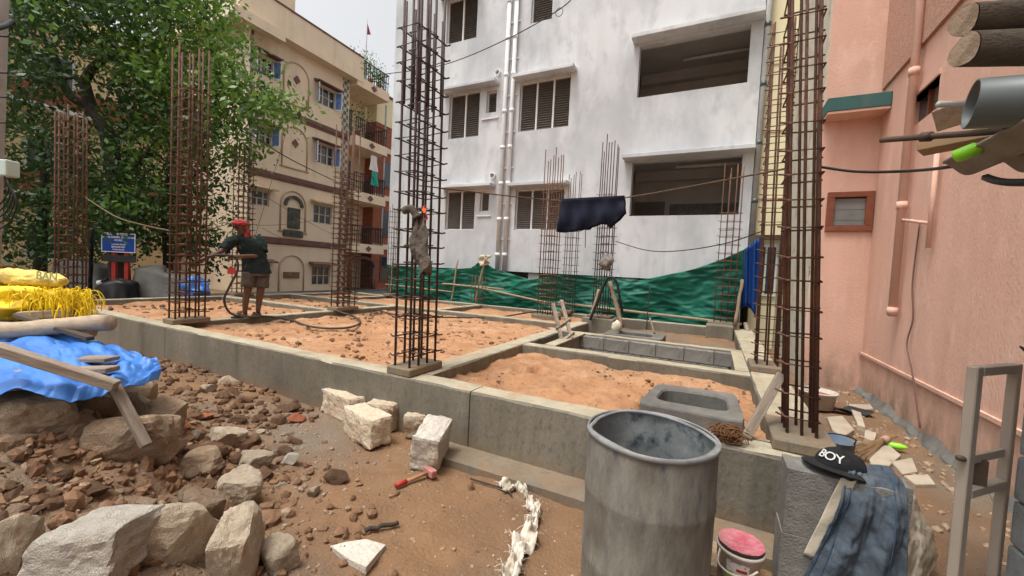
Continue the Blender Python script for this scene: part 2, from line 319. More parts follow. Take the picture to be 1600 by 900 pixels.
# sand beds
def bed(x0, x1, y0, y1, z, seed, amp, m=M_sand, name='sand_bed', label=None):
    n = int((x1-x0)/.035)+2; k = int((y1-y0)/.035)+2
    if x1 < -6.9 or y0 > 5: n, k = n//2, k//2
    X, Y = np.meshgrid(np.linspace(x0-.02, x1+.02, n), np.linspace(y0-.02, y1+.02, k))
    h = z+amp*1.3*fbm(X*1.1, Y*1.1, 3, seed)+amp*1.3*fbm(X*4, Y*4, 4, seed+3)+amp*1.1*np.maximum(0, fbm(X*9, Y*9, 3, seed+8))+.02*fbm(X*22, Y*22, 2, seed+9)
    r = np.random.default_rng(seed)
    for _ in range(int((x1-x0)*(y1-y0)*3.0)):              # footprints
        px, py, a = r.uniform(x0+.1, x1-.1), r.uniform(y0+.1, y1-.1), r.uniform(0, 3.14)
        u = (X-px)*np.cos(a)+(Y-py)*np.sin(a); v = -(X-px)*np.sin(a)+(Y-py)*np.cos(a); d = (u/.13)**2+(v/.06)**2
        h = h-amp*.55*np.exp(-d)+amp*.35*np.exp(-(np.sqrt(d)-1.5)**2*4)
    if seed == 11: h = np.where((X > -.5) & (X < .22) & (Y > 3.25) & (Y < 3.95), np.minimum(h, .27), h)      # pit under the manhole slab
    q = MB(); q.v = list(map(tuple, np.stack([X, Y, np.minimum(h, .47)], -1).reshape(-1, 3)))
    q.f = [(b*n+a, b*n+a+1, (b+1)*n+a+1, (b+1)*n+a) for b in range(k-1) for a in range(n-1)]
    structure(q, name, m, smooth=True, label=label)
bed(-2.3, .4, 2.99, 4.98, .37, 11, .085)
bed(-6.84, -2.55, 2.99, 7.5, .405, 12, .06)
bed(-10.88, -7.06, 2.99, 5.7, .41, 13, .055); bed(-10.88, -7.06, 5.92, 7.5, .4, 14, .06)
bed(-10.88, -9.4, 7.72, 9.65, .42, 15, .05); bed(-9.18, -5.95, 7.72, 9.65, .42, 16, .05); bed(-5.75, -2.55, 7.72, 9.65, .40, 17, .05)
bed(-2.55, .4, 6.8, 9.65, .3, 18, .07, M_dirt, 'dirt_bed')
def clods(name, x0, x1, y0, y1, n, zf, s0, s1, m, seed):
    r = np.random.default_rng(seed); q = MB(); bm = bmesh.new(); bmesh.ops.create_icosphere(bm, subdivisions=1, radius=1)
    V = np.array([v.co[:] for v in bm.verts]); Fc = [tuple(v.index for v in f.verts) for f in bm.faces]; bm.free()
    for _ in range(n):
        x, y = r.uniform(x0, x1), r.uniform(y0, y1); s = s0+(s1-s0)*r.random()**4
        W = V*(1+r.uniform(-.35, .35, (len(V), 1)))*s*r.uniform(.6, 1.3, 3)*np.array([1, 1, .7]); a = r.uniform(0, 6.28)
        W = W@np.array([[math.cos(a), -math.sin(a), 0], [math.sin(a), math.cos(a), 0], [0, 0, 1]])+np.array([x, y, zf(x, y)+s*.2]); k = len(q.v)
        q.v += list(map(tuple, W)); q.f += [tuple(k+i for i in f) for f in Fc]
    o = structure(q, name, m); o['kind'] = 'stuff'; return o
tag(clods('sand_clods', -6.8, -2.6, 3.05, 7.45, 1500, lambda x, y: .40, .008, .05, M_clod, 31), 'small earth clods lying on the orange sand', 'clods')
tag(clods('sand_clods', -2.2, .35, 3.05, 4.95, 420, lambda x, y: .37, .006, .03, M_clod, 32), 'tiny clods on the sand bay behind the grey drum', 'clods')
tag(clods('sand_clods', -10.8, -7.1, 3.1, 7.4, 500, lambda x, y: .41, .01, .06, M_clod, 33), 'earth clods on the sand bays at the far left', 'clods')
# ---------------------------------------------------------------- block lined tank
tk = thing('water_tank', 'open sunken tank with walls of grey concrete blocks', 'tank', (-.9, 5.9, -.5))
MB().box(-1.95, .4, 5.21, 6.61, -.5, -.42).part('tank_floor', M_wet, tk)
bm_ = MB().box(-.2, .2, -.06, .06, -.1, .1).mesh('tank_block', M_block)
def tblock(x, y, z, rz=0, sx=1.): bevel(child('block', bm_, tk, (x+.9, y-5.9, z+.5), (0, 0, rz), (sx*.985, 1, .97)), .008, 1)
for r_ in range(4):
    z = .38-.2*r_
    for i in range(6): tblock(-1.75+.4*i-(.2 if r_ % 2 else 0), 6.55, z)
    for i in range(3): tblock(-1.98, 5.42+.4*i+(.2 if r_ % 2 else 0)-.05, z, math.pi/2)
    for i in range(3): tblock(.33, 5.42+.4*i+(.15 if r_ % 2 else 0), z, math.pi/2)
MB().box(-2.3, -2.05, 5.2, 6.62, 0, .33).part('side_ledge', M_wet, tk)
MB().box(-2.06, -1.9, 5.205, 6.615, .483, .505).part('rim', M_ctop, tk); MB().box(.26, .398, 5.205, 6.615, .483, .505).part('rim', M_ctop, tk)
# ================================================================ REBAR COLUMNS
def rebar(x, y, label, zb=.57, zt=4.4, zr=3.5, wx=.17, wy=.37, step=.17, m=M_rebar, lean=(0, 0), nb=(2, 4), r=.011, ped=(.28, .48), pz=.5, rr=.0055, lap=None, pm=M_conc):
    t = thing('rebar_column', label, 'rebar cage', (x, y, pz), 'rebar columns standing on the plinth')
    if ped: bevel(MB().box(x-ped[0]/2, x+ped[0]/2, y-ped[1]/2, y+ped[1]/2, pz+.001, zb+.004).part('pedestal', pm, t), .01, 1)
    H = zt-zb
    rnd = random.Random(int(abs(x*131+y*17)))
    pos = []
    for i in range(nb[0]):
        for j in range(nb[1]):
            if nb[0] > 2 and nb[1] > 2 and 0 < i < nb[0]-1 and 0 < j < nb[1]-1: continue
            pos.append((-wx/2+wx*i/(nb[0]-1), -wy/2+wy*j/(nb[1]-1)))
    me = MB().tube([(0, 0, 0), (0, 0, H*.5), (0, 0, H)], r, 6).mesh('bar', m, True)
    me2 = MB().tube([(0, 0, 0), (0, 0, .9)], r, 6).mesh('bar_lap', m, True)
    for (a, b) in pos:
        h = 1-rnd.uniform(0, .09); rot = (lean[1]+rnd.uniform(-.003, .003), lean[0]+rnd.uniform(-.003, .003), 0)
        child('bar', me, t, (a, b, zb-pz-.01), rot, (1, 1, h))
        if lap: child('lap_bar', me2, t, (a+.022*rnd.choice((-1, 1))+lean[0]*(lap-pz), b+.01, lap-pz), rot)
    e = r+rr; X0, X1, Y0, Y1 = -wx/2-e, wx/2+e, -wy/2-e, wy/2+e
    rg = MB().tube([(X0, Y0, 0), (X1, Y0, .0), (X1, Y1, .004), (X0, Y1, .0)], rr, 5, closed=True)
    rg.tube([(X0, Y0, 0), (X0-.045, Y0+.02, .012)], rr, 5); rg.tube([(X1, Y1, 0), (X1+.04, Y1+.015, .01)], rr, 5)
    if nb[1] >= 4:
        ym = wy/6+e; rg.tube([(X0, -ym, .02), (X1, -ym, .02), (X1, ym, .024), (X0, ym, .02)], rr*.9, 5, closed=True)
    elif nb[0] >= 4:
        xm = wx/6+e; rg.tube([(-xm, Y0, .02), (xm, Y0, .02), (xm, Y1, .024), (-xm, Y1, .02)], rr*.9, 5, closed=True)
    rm = rg.mesh('stirrup', m, True)
    z = zb+.1
    while z < zr:
        h = z-pz; child('stirrup', rm, t, (lean[0]*h, -lean[1]*h, h), (rnd.uniform(-.05, .05), rnd.uniform(-.05, .05), rnd.uniform(-.03, .03))); z += step*rnd.uniform(.88, 1.12)
    return t
rebar(-6.85, 3.14, 'rusty rebar cage left of the man, on a low pedestal at the front beam', zt=4.6, zr=3.9, step=.135, rr=.008, r=.013)
rebar(-2.5, 3.02, 'tall dark rebar cage with a grey sack hung on it, centre of the front beam', zt=4.75, zr=3.74, step=.165, m=M_rebard, r=.0115, rr=.0075, lap=2.95, lean=(-.018, 0))
rebar(.535, 3.12, 'thick rusty rebar cage nearest the cap, on the right front corner', zt=4.7, zr=4.5, step=.165, wx=.15, wy=.2, nb=(3, 3), r=.0095, rr=.0065, lean=(-.055, 0), ped=(.33, .5), m=M_rebar)
rebar(.58, 5.5, 'rusty rebar cage directly behind the right front corner cage', zt=4.5, zr=4.3, step=.15, wx=.2, wy=.24, nb=(3, 3), r=.011, rr=.0065, lean=(-.02, 0), ped=(.34, .5))
rebar(-6.9, 5.95, 'rusty rebar cage in front of the balconies of the cream building', zt=4.45, zr=3.4, step=.105, wx=.2, wy=.42, rr=.008, ped=(.3, .55))
rebar(-11, 3.12, 'rusty rebar cage beside the black post, in front of the dark tree', zt=4.3, zr=4.0, step=.15, r=.014, rr=.008)
rebar(-11, 6.25, 'rusty rebar cage directly behind the man at the street edge', zt=4.6, zr=4.2, step=.15, wx=.2, rr=.008)
rebar(-3.5, 8.85, 'rusty rebar cage in front of the wide lower louvred window', pz=.38, zb=.5, zt=4.4, zr=3.45, step=.17, wx=.38, wy=.18, nb=(4, 2), ped=(.6, .4))
rebar(-3.28, 9.75, 'thin rebar cage below the navy garment, behind its rustier neighbour', zt=4.2, zr=3.3, step=.17, wx=.28, wy=.16, nb=(3, 2), m=M_rebard, r=.009)
rebar(-2.14, 8.55, 'rebar cage with a plastic bag tied in it, on a large concrete block', pz=.602, zb=.65, zt=4.45, zr=3.3, step=.17, wx=.32, wy=.18, nb=(4, 2), m=M_rebard, ped=(.5, .4))
rebar(.2, 9.76, 'thin rebar cage at the right end of the green net', zb=.62, zt=4.1, zr=3.0, step=.17, wx=.36, wy=.18, nb=(4, 2), r=.009, ped=(.6, .3))
rebar(-9.15, 9.76, 'rebar cage at the left edge of the white building, seen behind the central cage', zt=3.4, zr=3.3, step=.16, wx=.22, wy=.2, nb=(3, 2), m=M_rebard, r=.009)
rebar(-5.85, 9.6, 'short starter bars poking up before the green net', zt=1.35, zr=.9, step=.3, wx=.34, wy=.16, nb=(4, 2), r=.008, ped=None)
bevel(MB().box(-2.45, -1.8, 8.2, 8.95, 0, .6).part('column_footing', M_conc, pl), .012, 1)
bevel(MB().box(-.12, .38, 9.2, 9.64, 0, .59).part('column_footing', M_conc, pl), .012, 1)
# ================================================================ FACADE TOOLS  (a along, o outward, z up)
def wall_holes(mb, a0, a1, z0, z1, holes, depth=.2):
    A = sorted({a0, a1, *[h[0] for h in holes], *[h[1] for h in holes]}); Zs = sorted({z0, z1, *[h[2] for h in holes], *[h[3] for h in holes]})
    for i in range(len(A)-1):
        for j in range(len(Zs)-1):
            a, z = (A[i]+A[i+1])/2, (Zs[j]+Zs[j+1])/2
            if any(h[0] < a < h[1] and h[2] < z < h[3] for h in holes): continue
            mb.face([(A[i], 0, Zs[j]), (A[i+1], 0, Zs[j]), (A[i+1], 0, Zs[j+1]), (A[i], 0, Zs[j+1])])
    for h in holes:
        l, r, b, t = h; d = -depth
        for q in ([(l, 0, b), (r, 0, b), (r, d, b), (l, d, b)], [(l, 0, t), (l, d, t), (r, d, t), (r, 0, t)], [(l, 0, b), (l, d, b), (l, d, t), (l, 0, t)], [(r, 0, b), (r, 0, t), (r, d, t), (r, d, b)]): mb.face(q)
    return mb
def louvre_window(root, xf, h, panels, o=-.13, m=M_shut, fm=M_white):
    l, r, b, t = h; f = MB(xf)
    for i in range(panels+1):
        a = l+(r-l)*i/panels; f.box(a-.025 if i else a, a+.025 if i < panels else a, o-.03, o+.03, b, t)
    f.box(l, r, o-.028, o+.028, b, b+.03).box(l, r, o-.028, o+.028, t-.03, t)
    w = f.part('window', fm, root)
    for i in range(panels):
        a0, a1 = l+(r-l)*i/panels+.03, l+(r-l)*(i+1)/panels-.03; s = MB(xf); n = int((t-b)/.068)
        for k in range(n):
            z = b+.04+(t-b-.08)*(k+.5)/n
            P = [(a0, o-.022, z+.024), (a1, o-.022, z+.024), (a1, o+.024, z-.022), (a0, o+.024, z-.022)]
            s.face(P); s.face([(p[0], p[1]-.006, p[2]-.008) for p in P][::-1])
        s.face([(a0, o-.026, b), (a1, o-.026, b), (a1, o-.026, t), (a0, o-.026, t)])
        s.part('louvre_panel', m, root, parent=w)
    return w
# ================================================================ WHITE PRIMED BUILDING
GX_ = lambda a, o, z: (a, 10.7-o, z)
gb = thing('white_primed_building', 'tall white primed concrete building with louvred windows behind the plot', 'building', (-5, 10.7, 0))
HG = dict(w1=(-8.16, -7.02, 8.57, 9.95), w2=(-7.92, -6.79, 5.57, 6.97), w2s=(-6.55, -6.2, 6.22, 6.87), w3=(-5.43, -3.89, 5.54, 6.95), w4=(-7.9, -6.8, 2.7, 3.94),
          w4s=(-6.62, -6.3, 3.26, 3.86), w5=(-5.4, -3.9, 2.7, 3.87), w6=(-5.2, -4.55, 8.57, 9.95), b1=(-2.09, .35, 6.04, 7.33), b2=(-2.1, .37, 3.05, 4.42))
w = wall_holes(MB(GX_), -10.3, .6, 1.47, 11.6, list(HG.values()), .22)
w.face([(-10.3, 0, 1.47), (-10.3, -6, 1.47), (-10.3, -6, 11.6), (-10.3, 0, 11.6)]); w.face([(.6, 0, 1.47), (.6, -6, 1.47), (.6, -6, 11.6), (.6, 0, 11.6)])
w.face([(-10.3, 0, 1.47), (.6, 0, 1.47), (.6, -6, 1.47), (-10.3, -6, 1.47)]).face([(-10.3, -6, 0), (.6, -6, 0), (.6, -6, 11.6), (-10.3, -6, 11.6)])
w.face([(-10.3, 0, 11.6), (.6, 0, 11.6), (.6, -6, 11.6), (-10.3, -6, 11.6)])
w.part('wall', M_grey, gb)
for a in (-10.2, -7.4, -4.9, -2.2, .2): MB(GX_).box(a, a+.35, -.5, -.08, -.1, 1.468).part('stilt', M_inner, gb)
MB(GX_).box(-10.2, .5, -.9, -.7, -.1, 1.46).part('basement_wall', M_conc, gb)
for k, n in (('w1', 2), ('w2', 2), ('w2s', 1), ('w3', 3), ('w4', 2), ('w4s', 1), ('w5', 3), ('w6', 1)): louvre_window(gb, GX_, HG[k], n)
def chajja(root, xf, a0, a1, z, d=.32, h=.09, m=M_grey, name='sunshade'):
    q = MB(xf).box(a0, a1, .002, d, z, z+h); return bevel(q.part(name, m, root), .008, 1)
chajja(gb, GX_, -8.12, -6.12, 7.0); chajja(gb, GX_, -5.55, -3.72, 6.98); chajja(gb, GX_, -8.0, -6.1, 3.97); chajja(gb, GX_, -5.55, -3.75, 3.92)
chajja(gb, GX_, -2.25, .59, 7.38, .35, .1); chajja(gb, GX_, -2.3, .59, 4.45, .35, .1); chajja(gb, GX_, -8.4, -6.9, 9.98)
MB(GX_).box(-6.68, -6.1, .001, .04, 6.02, 6.06).part('sill', M_white, gb); MB(GX_).box(-6.7, -6.2, .001, .04, 3.1, 3.14).part('sill', M_white, gb)
for (z0, zb_, zc) in ((5.0, 6.04, 7.7), (2.0, 3.05, 4.75)):          # rooms behind the two wide openings
    q = MB(GX_); a0, a1 = -2.5, .55
    q.face([(a0, -.225, z0), (a1, -.225, z0), (a1, -2.6, z0), (a0, -2.6, z0)]).face([(a0, -.225, zc), (a0, -2.6, zc), (a1, -2.6, zc), (a1, -.225, zc)])
    q.face([(a0, -2.6, z0), (a1, -2.6, z0), (a1, -2.6, zc), (a0, -2.6, zc)]).face([(a0, -.225, z0), (a0, -2.6, z0), (a0, -2.6, zc), (a0, -.225, zc)]).face([(a1, -.225, z0), (a1, -.225, zc), (a1, -2.6, zc), (a1, -2.6, z0)])
    q.part('balcony_room', M_inner, gb)
    MB(GX_).box(-1.4, .545, -2.598, -2.5, z0, z0+1.75).part('rough_block_panel', M_block, gb)
    MB(GX_).box(-2.45, -1.55, -2.598, -2.56, z0, z0+1.85).part('inner_door', M_shut, gb)
    MB(GX_).box(-2.45, .5, -2.58, -2.35, zc-.3, zc-.01).part('ceiling_beam', M_inner, gb)
    MB(GX_).tube([(-1.2, -1.6, zc-.12), (.5, -1.6, zc-.12)], .04, 8).part('ceiling_pipe', M_white, gb, True)
for a in (-5.86, -5.62):
    p = MB(GX_).tube([(a, .09, 1.1), (a, .09, 11.5)], .058, 12).part('downpipe', M_white, gb, True)
    for z in np.arange(1.9, 11, 1.05): MB(GX_).tube([(a, .09, z), (a, .09, z+.1)], .07, 12).part('pipe_collar', M_white, gb, True, parent=p)
    for z in np.arange(2.4, 11, 1.05): MB(GX_).box(a-.11, a+.11, .0, .035, z, z+.03).part('pipe_clamp', M_white, gb, parent=p)
p = MB(GX_).tube([(.67, .0, 1.2), (.67, .0, 11.5)], .06, 10).part('downpipe', M_pole, gb, True)
for z in np.arange(2, 11, 1.3): MB(GX_).tube([(.67, 0, z), (.67, 0, z+.1)], .072, 10).part('pipe_collar', M_pvc, gb, True, parent=p)
for (a, z) in ((-6.17, 7.34), (-6.18, 4.31)):
    q = MB(GX_); n = 14
    for (ra, rb, o0, o1) in ((.09, .09, 0, .1), (.09, .07, .1, .1), (.07, .07, .1, -.05)):
        q.loft([[(a+rr*math.cos(2*math.pi*k/n), o, z+rr*math.sin(2*math.pi*k/n)) for k in range(n)] for rr, o in ((ra, o0), (rb, o1))], False)
    v_ = q.part('vent_pipe', M_white, gb, True)
    MB(GX_).face([(a+.07*math.cos(2*math.pi*k/n), .02, z+.07*math.sin(2*math.pi*k/n)) for k in range(n)]).part('vent_hole', M_pole, gb, parent=v_)
# ================================================================ CREAM BUILDING across the street
CA = .026; cd = (-math.sin(CA), math.cos(CA)); cn = (math.cos(CA), math.sin(CA))
CX = lambda a, o, z: (-18+cd[0]*a+cn[0]*o, 15.5+cd[1]*a+cn[1]*o, z)
cb = thing('cream_building', 'cream three storey house with maroon bands and balconies across the street', 'building', CX(-2.5, 0, 0))
HC = [(-2.0, -.9, 9.2, 10.1), (-2.0, -.9, 6.33, 7.3), (-2.0, -.9, 3.35, 4.3), (-2.0, -.9, .25, 1.24), (-5.0, -4.2, 9.3, 10.1), (-5.0, -4.2, 6.4, 7.2), (-5.05, -4.25, 3.75, 4.42), (-5.0, -4.2, .5, 1.25)]
w = wall_holes(MB(CX), -5.22, 0, -.3, 11.1, HC, .15)
w.face([(-5.22, 0, -.3), (-5.22, 0, 11.1), (-5.22, -9, 11.1), (-5.22, -9, -.3)]); w.face([(0, 0, -.3), (0, -1.3, -.3), (0, -1.3, 11.1), (0, 0, 11.1)])
w.face([(0, -1.3, -.3), (2.45, -1.3, -.3), (2.45, -1.3, 11.1), (0, -1.3, 11.1)]).face([(-5.22, -9, -.3), (2.45, -9, -.3), (2.45, -9, 11.1), (-5.22, -9, 11.1)])
w.part('wall', M_cream, cb)
MB(CX).box(-6.0, .42, -9, .55, 11.1, 11.32).part('roof_slab', M_cream, cb); MB(CX).box(-6.0, .42, .33, .53, 11.322, 12.35).part('parapet', M_cream, cb)
MB(CX).box(-6.0, .42, .29, .57, 12.352, 12.42).part('parapet_coping', M_maroon, cb); MB(CX).box(-6.0, -3.4, -4, .2, 11.33, 13.2).part('stair_head', M_cream, cb)
MB(CX).box(-6.4, -4.3, .56, .9, 10.7, 11.09).part('porch_slab', M_cream, cb)
for z in (2.25, 5.12, 8.05):
    MB(CX).box(-5.28, .02, .002, .10, z, z+.2).part('maroon_band', M_maroon, cb); MB(CX).box(-5.26, .01, .002, .045, z-.1, z-.04).part('thin_band', M_maroon, cb)
MB(CX).box(-.46, -.06, .002, .012, -.2, 11.09).part('quoin_strip', M_quoin, cb); MB(CX).box(-5.215, -5.08, .002, .012, -.2, 11.09).part('quoin_strip', M_quoin, cb)
for k, h in enumerate(HC):
    l, r, b, t = h; f = MB(CX); o = -.08
    f.box(l, r, o-.04, o+.04, b, b+.06).box(l, r, o-.04, o+.04, t-.06, t)
    for a in (l, l+(r-l)/3-.03, l+(r-l)*2/3-.03, r-.06): f.box(a, a+.06, o-.038, o+.038, b+.06, t-.06)
    f.box(l, r, o-.02, o+.02, (b+t)/2-.02, (b+t)/2+.02)
    fr = f.part('window', M_frame, cb)
    for i in range(3): MB(CX).box(l+(r-l)*i/3+.03, l+(r-l)*(i+1)/3-.03, o-.01, o, b+.06, t-.06).part('pane', M_glass, cb, parent=fr)
    if k in (0, 1, 4, 5):
        for s, a in ((1, l), (-1, r)):
            sh = MB(CX); q = a+s*.02; e = a-s*.12
            sh.beam((q, .02, b+.03), (e, .33, b+.03), .03, .05).beam((q, .02, t-.03), (e, .33, t-.03), .03, .05).beam((q, .02, b), (q, .02, t), .05, .03, (1, 0, 0)).beam((e, .33, b), (e, .33, t), .05, .03, (1, 0, 0))
            p_ = sh.part('open_shutter', M_white, cb, parent=fr)
            MB(CX).face([(q, .025, b+.05), (e, .33, b+.05), (e, .33, t-.05), (q, .025, t-.05)]).part('shutter_pane', M_blueg, cb, parent=fr)
    q = MB(CX); q.loft([[(l-.18, .002, t+.08), (l-.18, .42, t+.04), (l-.18, .42, t+.1), (l-.18, .002, t+.2)], [(r+.18, .002, t+.08), (r+.18, .42, t+.04), (r+.18, .42, t+.1), (r+.18, .002, t+.2)]])
    q.part('window_hood', M_maroon if k % 4 != 2 else M_groove, cb)
for zc in (0.0, 3.0, 5.95, 8.85):                                     # arched wall mouldings
    a0, a1 = -3.72, -2.45; R = (a1-a0)/2; am = (a0+a1)/2; zs = zc+1.05; P = [(a0, .02, zc-.2), (a0, .02, zs)]+[(am-R*math.cos(t), .02, zs+R*math.sin(t)) for t in np.linspace(0, math.pi, 14)][1:-1]+[(a1, .02, zs), (a1, .02, zc-.2)]
    MB(CX).tube(P, .035, 6).part('arch_moulding', M_groove, cb, True)
    MB(CX).tube([(a0-.1, .02, zc-.22), (a1+.1, .02, zc-.22)], .04, 6).part('arch_sill', M_groove, cb, True)
    if zc > 5: MB(CX).loft([[(am-.17, .003, zc+.95), (am, .003, zc+.75), (am+.17, .003, zc+.95), (am, .003, zc+1.15)], [(am-.17, .05, zc+.95), (am, .05, zc+.75), (am+.17, .05, zc+.95), (am, .05, zc+1.15)]]).part('diamond_tile', M_maroon, cb)
am = -3.08
M_stone = mat('dark_relief_stone', (.10, .10, .085), (.05, .05, .045), scale=5, bump=1, bscale=14, c3=(.17, .16, .13), s3=6)
q = MB(CX); q.loft([[(am+R_*math.cos(t), o, 3.98+R_*math.sin(t)) for t in np.linspace(0, math.pi, 12)]+[(am+(R_-.14)*math.cos(t), o, 3.98+(R_-.14)*math.sin(t)) for t in np.linspace(math.pi, 0, 12)] for R_, o in ((.5, .002), (.5, .08))])
q.part('stone_arch', M_stone, cb); bevel(MB(CX).box(am-.3, am+.32, .002, .1, 2.95, 3.9).part('relief_panel', M_stone, cb), .03, 2)
MB(CX).box(am-.5, am+.5, .002, .08, 2.55, 2.86).part('name_plaque', M_stone, cb); MB(CX).box(am-.42, am+.38, .002, .06, .62, .9).part('stone_plaque', mat('brown_relief', (.25, .15, .09), (.14, .08, .05), scale=5, bump=1, bscale=12), cb)
M_iron = mat('black_iron_rail', (.02, .02, .02), (.03, .028, .026), rough=.5)
for i, z in enumerate((2.55, 5.35, 8.25, 11.35)):                    # balconies
    sl_ = MB(CX).box(.03, 2.4, -1.29, .52, z-.5, z).part('balcony', M_cream, cb)
    MB(CX).loft([[(1.2-.22, .522, z-.25), (1.2, .522, z-.42), (1.42, .522, z-.25), (1.2, .522, z-.08)], [(.98, .55, z-.25), (1.2, .55, z-.42), (1.42, .55, z-.25), (1.2, .55, z-.08)]]).part('diamond_tile', M_maroon, cb, parent=sl_)
    q = MB(CX); q.box(.05, 2.38, .44, .48, z+.95, z+1.0).box(.05, 2.38, .44, .48, z+.5, z+.53).box(2.34, 2.38, -1.2, .44, z+.95, z+1.0)
    for a in np.arange(.06, 2.38, .15): q.box(a, a+.025, .445, .475, z, z+.95)
    for o in np.arange(-1.2, .4, .18): q.box(2.345, 2.375, o, o+.025, z, z+.95)
    q.part('railing', M_iron, cb, parent=sl_)
    if i < 3: MB(CX).box(.5, 1.4, -1.299, -1.27, z, z+2.0).part('balcony_door', M_shut, cb)
    if i < 3: MB(CX).tube([(2.3, .4, z+.0), (2.3, .4, z+2.4)], .05, 8).part('balcony_post', M_pole, cb, True)
q = MB(CX); q.tube([(.3, .1, -.2), (.3, .1, 1.3)]+[(1.2-.9*math.cos(t), .1, 1.3+.5*math.sin(t)) for t in np.linspace(0, math.pi, 10)]+[(2.1, .1, 1.3), (2.1, .1, -.2)], .12, 8); q.part('entrance_arch', M_maroon, cb, True)
q = MB(CX)
for a in np.arange(.45, 2.0, .16): q.box(a, a+.025, .09, .115, -.2, 1.6)
for z in np.arange(0, 1.6, .3): q.box(.4, 2.0, .085, .12, z, z+.025)
q.part('entrance_grille', M_iron, cb)
# red clad house beyond
rb = thing('red_clad_house', 'narrow red brick clad house with a yellow parapet between cream and white buildings', 'building', CX(5, -1, 0))
MB(CX).box(2.47, 9, -5, -.5, -.3, 9.9).part('wall', M_redb, rb); MB(CX).box(2.46, 9, -5, -.45, 9.902, 11.6).part('parapet', M_yell, rb); MB(CX).box(2.46, 9, -5, -.4, 11.602, 11.75).part('coping', M_maroon, rb)
for z in (2.4, 5.4, 8.3): MB(CX).box(2.465, 9, -.498, -.43, z, z+.3).part('floor_band', M_cream, rb)
for i, z in enumerate((.4, 3.2, 6.2)):
    wv = MB(CX).box(3.2, 4.3, -.498, -.45, z, z+1.6).part('window', M_maroon, rb); MB(CX).box(3.28, 4.22, -.448, -.44, z+.08, z+1.52).part('pane', M_glass, rb, parent=wv)
# yellow building beyond the white one
yb = thing('pale_yellow_building', 'pale yellow building in the gap between white and pink houses', 'building', (1, 11.6, 0))
YX = lambda a, o, z: (a, 10.85-o, z)
wall_holes(MB(YX), .74, 1.26, 2.6, 13, [], .1).part('wall', M_yell, yb); MB(YX).box(.74, 1.27, -6, -.3, -.2, 13).part('body', M_yell, yb)
for z in np.arange(3.4, 12.5, 1.5): MB(YX).box(.74, 1.26, .002, .02, z, z+.03).part('groove_band', M_groove, yb)
for z in (1.2,):
    wv = MB(YX).box(.78, 1.24, -.298, -.25, z, z+1.2).part('window', M_white, yb)
    for a in (.82, 1.03): MB(YX).box(a, a+.17, -.248, -.24, z+.06, z+1.14).part('pane', M_glass, yb, parent=wv)
# tan house far left behind the trees
tb = thing('ochre_house', 'ochre yellow house half hidden behind the dark tree at far left', 'building', (-24, 2, 0))
TX = lambda a, o, z: (-22.5+o, a, z)
HT = [(a, a+1.3, z, z+1.3) for a in (-5, -1.6, 1.8, 5.2) for z in (1.0, 4.2, 7.4)]
M_och = mat('ochre_paint', (.76, .60, .36), (.68, .53, .31), scale=1)
wall_holes(MB(TX), -12, 9.4, -.3, 10.5, HT, .15).part('wall', M_och, tb); MB(TX).box(-12, 9.4, -6, -.2, -.3, 10.6).part('body', M_och, tb)
for l, r, b_, t_ in HT:
    wv = MB(TX).box(l, r, -.12, -.06, b_, t_).part('window', M_white, tb); MB(TX).box(l+.08, r-.08, -.058, -.05, b_+.08, t_-.08).part('pane', M_glass, tb, parent=wv)
for z in (3.3, 6.5, 9.7): MB(TX).box(-12, 9.4, .002, .5, z, z+.15).part('floor_band', M_white, tb)
for z in (3.3, 6.5): MB(TX).box(-12, 9.4, .45, .49, z+.16, z+.9).part('balcony_wall', M_redb, tb)
# ================================================================ SALMON BUILDING on the right
pk = thing('salmon_building', 'salmon pink plastered house along the right side with brown framed window', 'building', (2.5, 6, 0))
PB = lambda a, o, z: (a, 7.62-o, z)      # recessed back face
PS = lambda a, o, z: (1.98-o, a, z)      # long side wall
w = wall_holes(MB(PB), 1.3, 2.0, -.2, 12, [(1.46, 1.93, 2.36, 2.88)], .12); w.part('recessed_wall', M_pink, pk)
hs_ = (5.9, 6.66, 3.45, 3.8)
wall_holes(MB(PS), -4, 7.63, -.2, 4.345, [hs_], .14).part('side_wall', M_pink, pk)
MB(PS).box(-4, 7.60, -.1, .035, 4.348, 12).part('stucco_upper_wall', M_stucco, pk)
MB(PS).box(-4, 7.62, -3, -.15, -.2, 12).part('body', M_pink, pk)
MB(PS).box(-4, 7.60, .001, .03, .53, .565).part('base_ledge', M_pink, pk)
MB(PS).loft([[(y_, 0.002, -.1), (y_, .12+.03*math.sin(y_*5)+.03*math.sin(y_*13), -.1), (y_, .06+.02*math.sin(y_*17), .015+.012*math.sin(y_*9)), (y_, .002, .075+.02*math.sin(y_*4)+.02*math.sin(y_*11))] for y_ in np.arange(2, 7.6, .08)]).part('cement_fillet', M_wet, pk)
q = MB(); q.box(1.28, 1.3, 7.62, 14, -.2, 12); q.part('stained_flank', M_lime, pk)
MB().box(1.301, 2.2, 7.85, 14, -.2, 12).part('body', M_pink, pk)
bevel(MB(PB).box(1.27, 1.975, .002, .36, 4.0, 4.19).part('teal_sunshade', M_teal, pk), .006, 1)
MB(PB).box(1.28, 1.97, .002, .35, 3.965, 3.998).part('sunshade_soffit', M_pink, pk)
M_wbrown = mat('varnished_brown_wood', (.23, .075, .04), (.17, .055, .03), scale=8, rough=.5)
f = MB(PB); l, r, b_, t_ = 1.42, 1.97, 2.33, 2.91
f.box(l, r, -.05, .04, b_, b_+.08).box(l, r, -.05, .04, t_-.08, t_).box(l, l+.09, -.048, .04, b_+.08, t_-.08).box(r-.09, r, -.048, .04, b_+.08, t_-.08)
wv = bevel(f.part('window', M_wbrown, pk), .005, 1)
